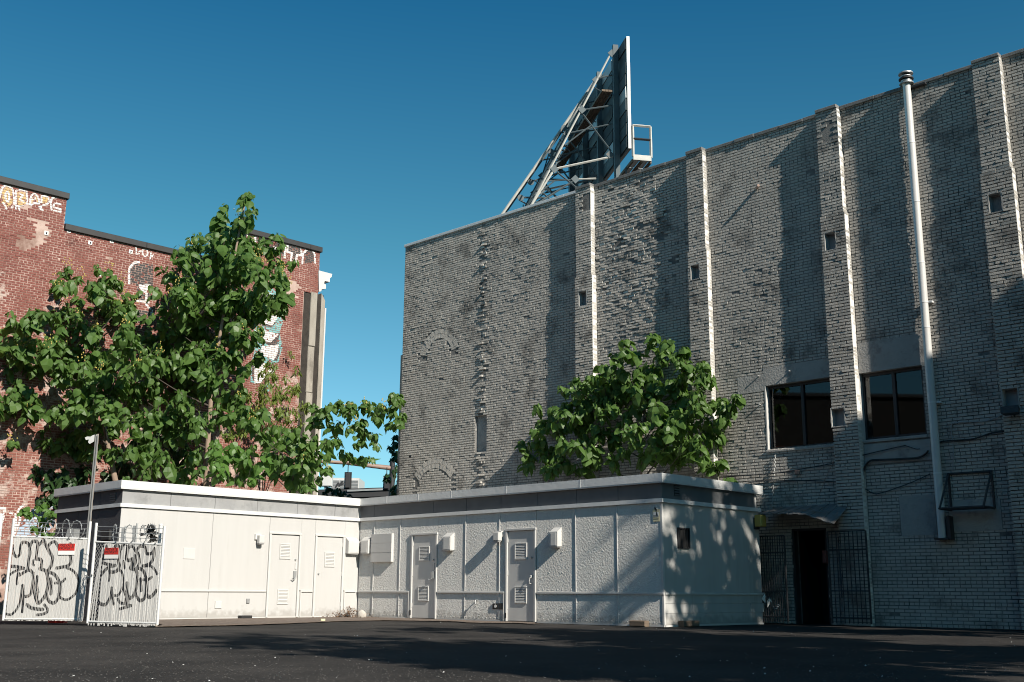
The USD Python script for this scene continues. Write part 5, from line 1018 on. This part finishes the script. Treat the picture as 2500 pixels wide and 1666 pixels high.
# ------------------------------------------------------------------ trees
LEAF_V = np.array([[0, 0, 0], [0, .36, .02], [0, .72, 0], [0, 1.14, -.10], [.30, -.07, -.05], [.53, .22, -.13], [.40, .66, -.12], [-.30, -.07, -.05], [-.53, .22, -.13], [-.40, .66, -.12]])
LEAF_F = np.array([[0, 4, 1], [4, 5, 1], [5, 6, 1], [1, 6, 2], [6, 3, 2], [0, 1, 7], [7, 1, 8], [8, 1, 9], [1, 2, 9], [9, 2, 3]])
SLIM_V = LEAF_V * [.55, 1, 1]
def leaves(base, tip_dir, normal, size, shape, rnd):
    """(n, 10, 3) leaf blades: base points, tip directions, face normals, sizes."""
    n = len(base); y = unit(tip_dir); x = unit(np.cross(y, normal)); z = np.cross(x, y)
    v = np.repeat(shape[None], n, 0).copy(); v[..., 0] *= rnd.uniform(.8, 1.15, n)[:, None]; fold = rnd.uniform(.6, 2.6, n)[:, None]
    v[..., 2] = v[..., 2] * fold - rnd.uniform(-.05, .35, n)[:, None] * v[..., 1] ** 2 + rnd.normal(0, .03, v.shape[:2])
    v *= size[:, None, None]
    return base[:, None] + v[..., :1] * x[:, None] + v[..., 1:2] * y[:, None] + v[..., 2:] * z[:, None]
def build_tree(name, label, base, r0, limbs, clusters, depth, leaf_size, leafm, seed, cover=2.0, shape=LEAF_V, barkm='bark', flowers=0, thick=1.0, view=True, group=None, top_leaves=300, trunk_pts=None, face=None, droop=.75, cat='tree'):
    rnd = np.random.default_rng(seed); t = thing(name, label, cat, base, group)
    base = np.array(base, float)
    C, Rr = [], []
    for c in clusters:
        if face is not None:
            s, z = face.at(c[0], c[1], c[3] if len(c) > 3 else .75); P = face.w([[s, z, c[3] if len(c) > 3 else .75]])[0]
        elif view: P = px(c[0], c[1], (c[3] if len(c) > 3 else depth) + rnd.normal(0, .8))
        else: P = np.array(c[:3], float)
        C.append(P); Rr.append(c[2] * (1.14 if c[1] > 700 else 1.0) / F_PX * ((P - CAM) @ FW) if view else c[3])
    C, Rr = np.array(C), np.array(Rr)
    # trunk and limbs
    tp = np.array(trunk_pts if trunk_pts is not None else [base, base + (C.mean(0) - base) * .5], float)
    m = MB(); m.tube(tp, np.linspace(r0, r0 * .22, len(tp)), 12); part(t, 'trunk', m, barkm, smooth=60)
    fork = tp[-1]
    order = np.argsort(-Rr)[:limbs]
    for k in order:
        tt = np.linspace(0, len(tp) - 1, 60); tl = np.column_stack([np.interp(tt, np.arange(len(tp)), tp[:, i]) for i in range(3)]); hd = np.hypot(*(tl[:, :2] - C[k][:2]).T); kk = np.argmin(np.abs(tl[:, 2] - (C[k][2] - .55 * hd)) + .2 * hd); fork_ = tl[kk]
        mid = fork_ * .45 + C[k] * .55 - [0, 0, .10 * np.linalg.norm(C[k] - fork_)]; m = MB(); w = np.linspace(0, 1, 7)[:, None]
        P = (1 - w) ** 2 * fork_ + 2 * w * (1 - w) * mid + w ** 2 * C[k]; m.tube(P, np.linspace(r0 * .30, r0 * .06, 7), 7); part(t, 'limb', m, 'bark_dark', smooth=60)
    hub = C[order] if len(order) else C
    # shoots with pairs of leaves
    B_, D_, N_, S_ = [], [], [], []; twigs = MB(); fl = []
    for c, R in zip(C, Rr):
        ls = leaf_size * (.75 if R < leaf_size * 1.1 else 1.); nodes = 5
        ns = max(2, int(round(cover * np.pi * R * R / (ls * ls * .62 * nodes * 2))))
        for k in range(ns):
            o = rnd.normal(0, 1, 3); o /= np.linalg.norm(o); o *= rnd.random() ** .4
            p0 = c + o * R * [.8, .8 * thick, .7] - [0, 0, .3 * R]
            d = unit(np.array([0, 0, .95]) + .8 * o * [1, 1, .3] + rnd.normal(0, .25, 3)); L = min(R * 1.1, ls * 3.2) * rnd.uniform(.6, 1.); p1 = p0 + d * L
            twigs.tube([p0 - d * .1, p0 + d * L * .5 + rnd.normal(0, .02, 3), p1], [.012, .008, .004], 3, cap=False)
            az = rnd.uniform(0, 6.28)
            for j in range(nodes):
                f = (j + .6) / nodes; q = p0 + d * L * f; az += 1.57
                for sd in (0, np.pi):
                    if rnd.random() < .08: continue
                    h = np.array([math.cos(az + sd), math.sin(az + sd), 0]); pet = ls * rnd.uniform(.35, .7) * (1 - .5 * f)
                    b = q + h * pet + [0, 0, pet * rnd.uniform(-.25, .35)]
                    td = h * rnd.uniform(.25, .8) + np.array([0, 0, -droop * rnd.uniform(.4, 1.4)]) + rnd.normal(0, .22, 3)
                    nn = h * .75 + np.array([0, 0, .65]) + rnd.normal(0, .28, 3)
                    B_.append(b); D_.append(td); N_.append(nn); S_.append(ls * rnd.uniform(.45, 1.15) * (1.08 - .42 * f))
            if flowers and rnd.random() < flowers: fl.append(p1)
    B_, D_, N_, S_ = map(np.array, (B_, D_, N_, S_))
    # a leaf that faces away from the light by chance is turned over to the brighter side
    lv = leaves(B_, D_, N_, S_, shape, rnd)
    if view:
        pr = proj(lv[:, [0, 5, 3, 8]]); x, y = pr[..., 0], pr[..., 1]; ar = .5 * np.abs((x[:, 2] - x[:, 0]) * (y[:, 3] - y[:, 1]) - (x[:, 3] - x[:, 1]) * (y[:, 2] - y[:, 0]))
        # leaves in front: nearest in their cell of the picture
        cell = np.floor(x.mean(1) / 14).astype(int) * 10000 + np.floor(y.mean(1) / 14).astype(int); dep = pr[..., 2].mean(1); o = np.lexsort((dep, cell)); first = np.r_[True, np.diff(cell[o]) != 0]; fr = np.zeros(len(lv), bool); fr[o[first]] = True
        ok = fr & (x.min(1) > 0) & (y.max(1) < 1666); top = np.argsort(-np.where(ok, ar, 0))[:top_leaves]
    else: top = np.array([], int)
    for i in top: part(t, 'leaf', (lv[i], LEAF_F), leafm)
    rest = np.setdiff1d(np.arange(len(lv)), top)
    part(t, 'crown', (lv[rest].reshape(-1, 3), (LEAF_F[None] + 10 * np.arange(len(rest))[:, None, None]).reshape(-1, 3)), leafm, kind='stuff')
    part(t, 'twigs', twigs, 'bark_dark', kind='stuff')
    if fl:
        m = MB()
        for p in fl:
            for k in range(12):
                c_ = p + rnd.normal(0, 1, 3) * [.07, .07, .11] + [0, 0, .06]; o = np.array([[1, 0, 0], [-1, 0, 0], [0, 1, 0], [0, -1, 0], [0, 0, 1.3], [0, 0, -1.3]]) * .020; m.add(c_ + o, [[0, 2, 4], [2, 1, 4], [1, 3, 4], [3, 0, 4], [2, 0, 5], [1, 2, 5], [3, 1, 5], [0, 3, 5]])
        part(t, 'seed_pods', m, 'berry', kind='stuff')
    return t, len(lv)

T1C = [(596, 470, 15), (597, 490, 22), (538, 529, 26), (512, 575, 24), (474, 593, 26), (594, 540, 40), (563, 572, 42), (609, 603, 48), (660, 600, 32), (684, 645, 30), (527, 613, 42), (489, 615, 30), (430, 634, 32), (510, 650, 56), (578, 636, 56), (655, 675, 44), (690, 692, 24), (566, 685, 56), (451, 685, 48), (685, 730, 28), (604, 728, 52), (650, 730, 38), (540, 746, 54), (463, 748, 50), (415, 710, 36), (630, 764, 28), (591, 756, 36), (684, 752, 18), (510, 798, 50), (438, 810, 50), (578, 806, 26), (617, 820, 30), (640, 815, 20), (553, 842, 40),
       (338, 888, 48), (402, 876, 48), (453, 876, 36), (517, 868, 40), (575, 872, 30), (596, 896, 20), (530, 936, 46), (478, 928, 42), (427, 952, 46), (568, 990, 42), (600, 1008, 32), (520, 1013, 34), (453, 1003, 46), (389, 1016, 46), (325, 955, 46), (620, 880, 20), (370, 830, 40), (390, 770, 36)]
build_tree('broadleaf_tree', 'tall heart-leaved tree with the pointed top standing above the red parapet', px(504, 1330, 32.6) * [1, 1, 0], .105, 14, T1C, 32.4, .30, 'leaf', 101, cover=4.2, flowers=.10, trunk_pts=[px(503, 1300, 32.6) * [1, 1, 0], px(503, 1190, 32.6), px(507, 1090, 32.6), px(516, 960, 32.6), px(540, 800, 32.5), px(570, 640, 32.5), px(597, 500, 32.4)])
T2C = [(0, 800, 34), (20, 845, 32), (-8, 880, 28), (52, 862, 32), (10, 930, 26), (45, 805, 34), (20, 905, 32), (60, 905, 30), (110, 845, 34), (150, 940, 30), (85, 945, 28), (40, 865, 32), (105, 880, 32), (160, 905, 34), (0, 940, 26), (138, 666, 24), (170, 672, 22), (170, 700, 32), (119, 684, 20), (136, 724, 32), (252, 668, 24), (276, 686, 22), (254, 714, 32), (203, 716, 22), (303, 727, 30), (68, 728, 26), (24, 750, 32), (60, 772, 36), (-10, 770, 30), (97, 778, 28), (165, 758, 34), (242, 757, 34), (286, 757, 40), (320, 767, 36), (85, 816, 40), (31, 828, 42), (-20, 830, 40), (170, 806, 40), (213, 823, 34), (315, 821, 36), (133, 864, 40), (73, 864, 36), (19, 869, 36), (194, 876, 40), (254, 884, 46), (303, 864, 42), (121, 912, 34), (266, 937, 46), (218, 913, 40), (8, 966, 30), (60, 960, 30), (218, 973, 46), (30, 982, 26),
       (22, 995, 30), (65, 995, 30), (119, 995, 34), (184, 1006, 40), (249, 984, 42), (282, 1028, 42), (39, 1043, 20), (72, 1050, 26), (119, 1060, 30), (163, 1071, 30), (206, 1060, 30), (33, 1085, 16), (65, 1100, 20), (119, 1092, 22), (184, 1102, 24), (217, 1097, 24), (262, 1100, 18), (-20, 1000, 30)]
build_tree('broadleaf_tree', 'broad heart-leaved tree on a leaning trunk behind the left end of the white building', px(292, 1330, 31.6) * [1, 1, 0], .10, 16, T2C, 31.2, .28, 'leaf', 102, cover=4.3, flowers=.16, trunk_pts=[px(296, 1330, 31.6) * [1, 1, 0], px(283, 1180, 31.6), px(268, 1110, 31.6), px(258, 1060, 31.5), px(240, 960, 31.4), px(200, 850, 31.3)])
T2L = [(141, 1141, 24, 32.6), (104, 1158, 22, 32.6), (65, 1180, 24, 32.6), (43, 1190, 12, 32.6), (98, 1186, 32, 32.8), (152, 1168, 38, 32.8), (195, 1158, 38, 32.8), (76, 1222, 26, 32.8), (108, 1222, 22, 32.8), (238, 1156, 34, 33), (150, 1220, 20, 32.8), (325, 1100, 42, 33.2), (364, 1085, 42, 33.2), (410, 1070, 38, 33.2), (440, 1120, 40, 33.4), (300, 1060, 34, 33.2), (220, 1115, 30, 33), (270, 1140, 34, 33)]
build_tree('shaded_foliage', 'lower tree foliage with its shade put into the leaf colour, between the red wall and the left end of the white building', px(190, 1330, 33) * [1, 1, 0], .06, 8, T2L, 33, .27, 'leaf_dark', 103, cover=3.2, barkm='bark_dark', cat='shrub')  # shaded lower leaves of the neighbouring trees, painted dark
build_tree('low_shrub', 'few bright leaves low between the left gate and the dark end wall', px(110, 1400, 28.5) * [1, 1, 0], .025, 3, [(98, 1238, 12), (119, 1243, 12), (65, 1256, 13), (115, 1266, 13), (82, 1250, 10), (98, 1290, 12), (120, 1300, 12)], 28.5, .22, 'leaf_fresh', 104, cover=1.3, cat='shrub')
T2M = [(343, 1156, 26), (384, 1143, 32), (440, 1156, 32), (466, 1165, 24), (415, 1118, 34), (466, 1105, 28), (313, 1108, 30), (364, 1082, 30), (410, 1067, 28), (330, 1060, 30), (440, 1062, 26), (300, 1020, 26), (350, 1030, 30), (470, 1050, 22)]
build_tree('sapling', 'large-leaved sapling behind the roof edge between the two tree trunks', px(400, 1330, 30.4) * [1, 1, 0], .035, 6, T2M, 30.4, .34, 'leaf', 105, cover=2.4, cat='tree')
T4C = [(530, 1094, 22), (575, 1097, 32), (619, 1107, 32), (555, 1120, 32), (593, 1145, 32), (530, 1152, 26), (568, 1174, 22), (619, 1174, 20), (632, 1138, 28)]
build_tree('sapling', 'bright fresh green sapling right of the pale upright trunk', px(572, 1330, 30.6) * [1, 1, 0], .03, 5, T4C, 30.6, .30, 'leaf_fresh', 106, cover=2.6)
T3C = [(657, 1070, 36), (695, 1064, 36), (734, 1082, 36), (683, 1102, 36), (721, 1120, 36), (759, 1107, 34), (772, 1126, 24), (657, 1144, 26), (695, 1152, 26), (734, 1152, 30), (772, 1166, 24), (746, 1180, 18), (721, 1184, 14), (757, 1188, 10), (772, 1076, 26), (759, 1036, 22), (777, 1005, 20), (792, 992, 10), (832, 987, 12), (819, 996, 10), (863, 988, 10), (807, 1008, 20), (834, 1012, 18), (863, 1009, 16), (901, 987, 13), (891, 1001, 15), (920, 996, 13), (958, 962, 12), (975, 968, 12), (954, 977, 15), (977, 988, 14), (939, 996, 15), (964, 1010, 16), (983, 1019, 10), (972, 1030, 10), (945, 1039, 10), (930, 1018, 16), (901, 1019, 18), (872, 1029, 18), (843, 1038, 20), (815, 1047, 22), (863, 1054, 15), (891, 1050, 16), (908, 1064, 11), (834, 1074, 15), (880, 1083, 8), (805, 1080, 18), (914, 1086, 6),
       (834, 1108, 14), (853, 1112, 13), (872, 1122, 12), (891, 1119, 10), (904, 1122, 7), (799, 1114, 9), (796, 1146, 9), (620, 1050, 30), (640, 1020, 24)]
build_tree('broadleaf_tree', 'heart-leaved tree whose long branch arches right to the grey wall, over the signal mast', px(700, 1330, 31.8) * [1, 1, 0], .07, 12, T3C, 31.6, .27, 'leaf', 107, cover=3.2, flowers=.05, trunk_pts=[px(705, 1330, 31.8) * [1, 1, 0], px(710, 1180, 31.8), px(730, 1100, 31.7)])
T5C = [(708, 866, 10), (721, 909, 14), (718, 938, 16), (662, 893, 17), (644, 914, 20), (683, 921, 20), (657, 935, 22), (695, 953, 22), (644, 958, 26), (721, 958, 13), (670, 973, 27), (644, 994, 27), (695, 1004, 27), (734, 996, 20), (657, 1030, 30), (708, 1030, 26), (606, 1041, 26), (632, 1010, 22), (581, 1059, 22), (754, 995, 13), (555, 1067, 18), (466, 1054, 20), (473, 1080, 18), (376, 921, 20), (397, 940, 20), (600, 960, 22)]
build_tree('vine_shrub', 'yellow-green small-leaved shrub climbing in front of the broken right edge of the red wall', px(660, 1330, 34.4) * [1, 1, 0], .05, 8, T5C, 34.4, .17, 'leaf_yellow', 108, cover=2.6, shape=SLIM_V, barkm='bark_dark', cat='shrub')
T6C = [(1470, 945, 26), (1500, 935, 28), (1440, 985, 28), (1485, 900, 18), (1460, 915, 14), (1603, 815, 11), (1531, 836, 16), (1594, 842, 20), (1540, 862, 24), (1626, 838, 9), (1672, 858, 11), (1623, 868, 20), (1508, 876, 16), (1723, 891, 18), (1680, 898, 26), (1580, 896, 28), (1537, 917, 26), (1508, 925, 20), (1723, 925, 22), (1609, 930, 32), (1666, 947, 32), (1720, 957, 24), (1399, 930, 13), (1437, 932, 13), (1388, 951, 15), (1422, 951, 18), (1457, 948, 17), (1480, 968, 24), (1523, 960, 24), (1580, 970, 30), (1778, 980, 17), (1795, 971, 8), (1752, 988, 20), (1770, 1022, 12), (1782, 1002, 11), (1316, 995, 13), (1342, 1006, 15), (1330, 1028, 17), (1379, 988, 18), (1422, 988, 22), (1379, 1017, 22), (1322, 1054, 15), (1278, 1091, 12), (1302, 1082, 15), (1281, 1115, 12), (1322, 1082, 19), (1365, 1053, 26), (1422, 1025, 28), (1480, 1005, 26), (1537, 1005, 26), (1609, 1005, 30), (1657, 996, 28), (1709, 996, 28), (1736, 1053, 25), (1695, 1025, 28), (1594, 1019, 26), (1652, 1042, 30), (1609, 1056, 30), (1551, 1045, 24), (1680, 1082, 30), (1617, 1096, 30), (1566, 1082, 26), (1508, 1062, 26), (1451, 1062, 26), (1393, 1082, 26), (1350, 1110, 26), (1437, 1110, 28), (1293, 1144, 14), (1345, 1146, 18), (1393, 1136, 24), (1451, 1140, 22), (1508, 1116, 26), (1566, 1124, 24), (1652, 1120, 26), (1709, 1108, 21), (1723, 1122, 16), (1758, 1128, 13), (1736, 1152, 11), (1788, 1170, 7)]
rq = np.random.default_rng(5); T6C = [(*c, float(np.clip(.85 + rq.normal(0, .45), .35, 1.9))) for c in T6C]
build_tree('broadleaf_tree', 'dense large-leaved young tree growing between the white roof and the grey brick wall', GW.w([[GW.at(1560, 1300, .6)[0], 0, .6]])[0], .06, 14, T6C, 0, .31, 'leaf', 109, cover=6.0, face=GW, trunk_pts=[GW.w([[GW.at(1560, 1300, .6)[0], 0, .6]])[0], GW.w([[GW.at(1563, 1150, .6)[0], 3.2, .6]])[0], GW.w([[GW.at(1575, 1000, .6)[0], 4.9, .7]])[0]])
T7C = [(962, 1066, 8), (970, 1080, 9), (965, 1100, 12), (952, 1092, 8), (972, 1125, 14), (958, 1120, 10), (963, 1150, 14), (975, 1150, 14), (955, 1165, 10), (968, 1175, 14), (975, 1190, 14), (960, 1195, 12)]
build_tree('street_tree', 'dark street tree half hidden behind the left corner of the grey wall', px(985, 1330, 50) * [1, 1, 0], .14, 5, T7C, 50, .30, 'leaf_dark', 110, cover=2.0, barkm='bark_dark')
tank = px(800, 1206, 40); 
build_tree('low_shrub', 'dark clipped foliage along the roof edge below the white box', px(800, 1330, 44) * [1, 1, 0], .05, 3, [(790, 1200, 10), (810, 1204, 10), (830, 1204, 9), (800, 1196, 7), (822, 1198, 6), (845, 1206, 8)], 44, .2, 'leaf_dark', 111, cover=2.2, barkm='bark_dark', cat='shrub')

# ------------------------------------------------------------------ the other side of the lot, out of the frame: the trees and the wing that shade it
def lot(s, q, z=0.): return GW.w([[s, z, q]])[0]
def shade_tree(s, q, h, R, seed, label, n=64, cover=2.4, squash=1.75):
    rnd = np.random.default_rng(seed); cl = []
    cz = h - R * squash
    for k in range(n):
        o = rnd.normal(0, 1, 3); o /= np.linalg.norm(o); o *= R * rnd.uniform(.25, .88)
        p = lot(s + o[0], q + o[1], cz + o[2] * squash); cl.append((*p, R * rnd.uniform(.20, .34)))
    build_tree('shade_tree', label, lot(s, q), .24, 14, cl, 0, .34, 'leaf', seed, cover=cover, view=False, barkm='bark_dark', trunk_pts=[lot(s, q), lot(s, q, 2.5), lot(s + .1, q, cz - .5)], droop=.5)
shade_tree(16.2, 5.3, 17.3, 2.75, 301, 'tall lot tree out of view at the right, the nearest to the grey wall', cover=1.9)
shade_tree(16.0, 11.0, 14.4, 3.4, 302, 'lot tree out of view at the right, the middle of three')
shade_tree(16.4, 15.6, 14.4, 3.0, 303, 'lot tree out of view at the right, the farthest from the grey wall')
wing = thing('brick_wing', 'taller brick wing at the right end of the grey wall, out of view', 'building', lot(20, 1.6))
m = MB(); m.box(GW, 20.2, 30., 0, 17.85, -8., 3.9); part(wing, 'wall', m, 'grey_brick'); m = MB(); m.box(GW, 20.15, 30.1, 17.85, 18.05, -8.1, 3.95); part(wing, 'coping', m, 'stone_coping')

ob_ = thing('orange_block', 'dark building with orange brick lower floors, far left of the lot, out of view', 'building', (-34, 2, 0))
m = MB(); m.box(WORLD, -44, -33, -30, 21, 0, 9.3); part(ob_, 'lower_wall', m, 'orange_brick'); m = MB(); m.box(WORLD, -44, -33.1, -30, 21, 9.3, 12.4); part(ob_, 'upper_wall', m, 'dark_interior'); m = MB(); m.box(WORLD, -44.1, -32.9, -30.1, 21.1, 12.4, 12.6); part(ob_, 'coping', m, 'dark_coping')
for y in np.arange(-26, 18, 5.):
    for z in (4.2,): m = MB(); m.box(WORLD, -33.02, -32.96, y, y + 2., z, z + 2.4); part(ob_, 'window', m, 'black')
bk = thing('added_sky_block', 'long dark block added unseen behind the viewer to hold back sky light', 'building', (-10, -34, 0))  # added out of view to cut the sky light from behind
m = MB(); m.box(WORLD, -44, 9, -46, -30.2, 0, 17.); part(bk, 'wall', m, 'concrete_dark'); m = MB(); m.box(WORLD, -44.1, 9.1, -46.1, -30.1, 17., 17.4); part(bk, 'coping', m, 'dark_coping')
shade_tree(10.3, 4.9, 11.6, 2.5, 304, 'smaller lot tree out of view at the right, close to the grey wall', n=44, cover=1.2, squash=1.7)
shade_tree(10.6, 10.0, 10.4, 2.5, 305, 'smaller lot tree out of view at the right, away from the grey wall', n=44, cover=1.2, squash=1.7)

m = MB(); TET = np.array([[1, 0, 0], [-.5, .87, 0], [-.5, -.87, 0], [0, 0, .7]]); P_ = []
for k in range(3500):
    u, v = rng.uniform(0, 2500), 1528 + 138 * rng.random() ** .8; p = np.array([*gpt(u, v), .0]); a = rng.uniform(0, 6.28); c_, s__ = math.cos(a), math.sin(a); w = rng.uniform(.004, .010) * (1.6 if rng.random() < .05 else 1)
    P_.append(p + (TET * w) @ np.array([[c_, s__, 0], [-s__, c_, 0], [0, 0, 1]]) + [0, 0, -.004])
P_ = np.array(P_); m.add(P_.reshape(-1, 3), (np.array([[0, 1, 3], [1, 2, 3], [2, 0, 3]])[None] + 4 * np.arange(len(P_))[:, None, None]).reshape(-1, 3)); single('grit', m, 'grit', 'loose pale grit scattered over the asphalt of the lot', 'grit', kind='stuff')

# repeats that belong together
GROUPS = {'broadleaf_tree': 'heart-leaved trees around the white building', 'sapling': 'saplings behind the white roof edge', 'slatted_gate': 'pair of slatted graffiti gates', 'private_property_sign': 'private property signs on the gates', 'razor_wire': 'razor wire on the gates', 'gate_post': 'white posts of the gates',
          'steel_stake': 'steel stakes behind the razor wire', 'traffic_signal': 'traffic lights on the mast arm', 'cable': 'cables on the shaded brick wall', 'conduit': 'conduits on the shaded brick wall', 'wall_stub': 'white stubs beside the left big window', 'alley_gate': 'black bar gates of the alley doorway', 'timber_block': 'timber blocks at the foot of the white building', 'shade_tree': 'lot trees out of view at the right', 'low_shrub': 'low shrubs behind the walls'}
import re as _re
for p in stage.GetPrimAtPath('/World').GetChildren():
    g_ = GROUPS.get(_re.sub(r'_[0-9]{3}$', '', p.GetName()))
    if g_: p.SetCustomDataByKey('group', g_)
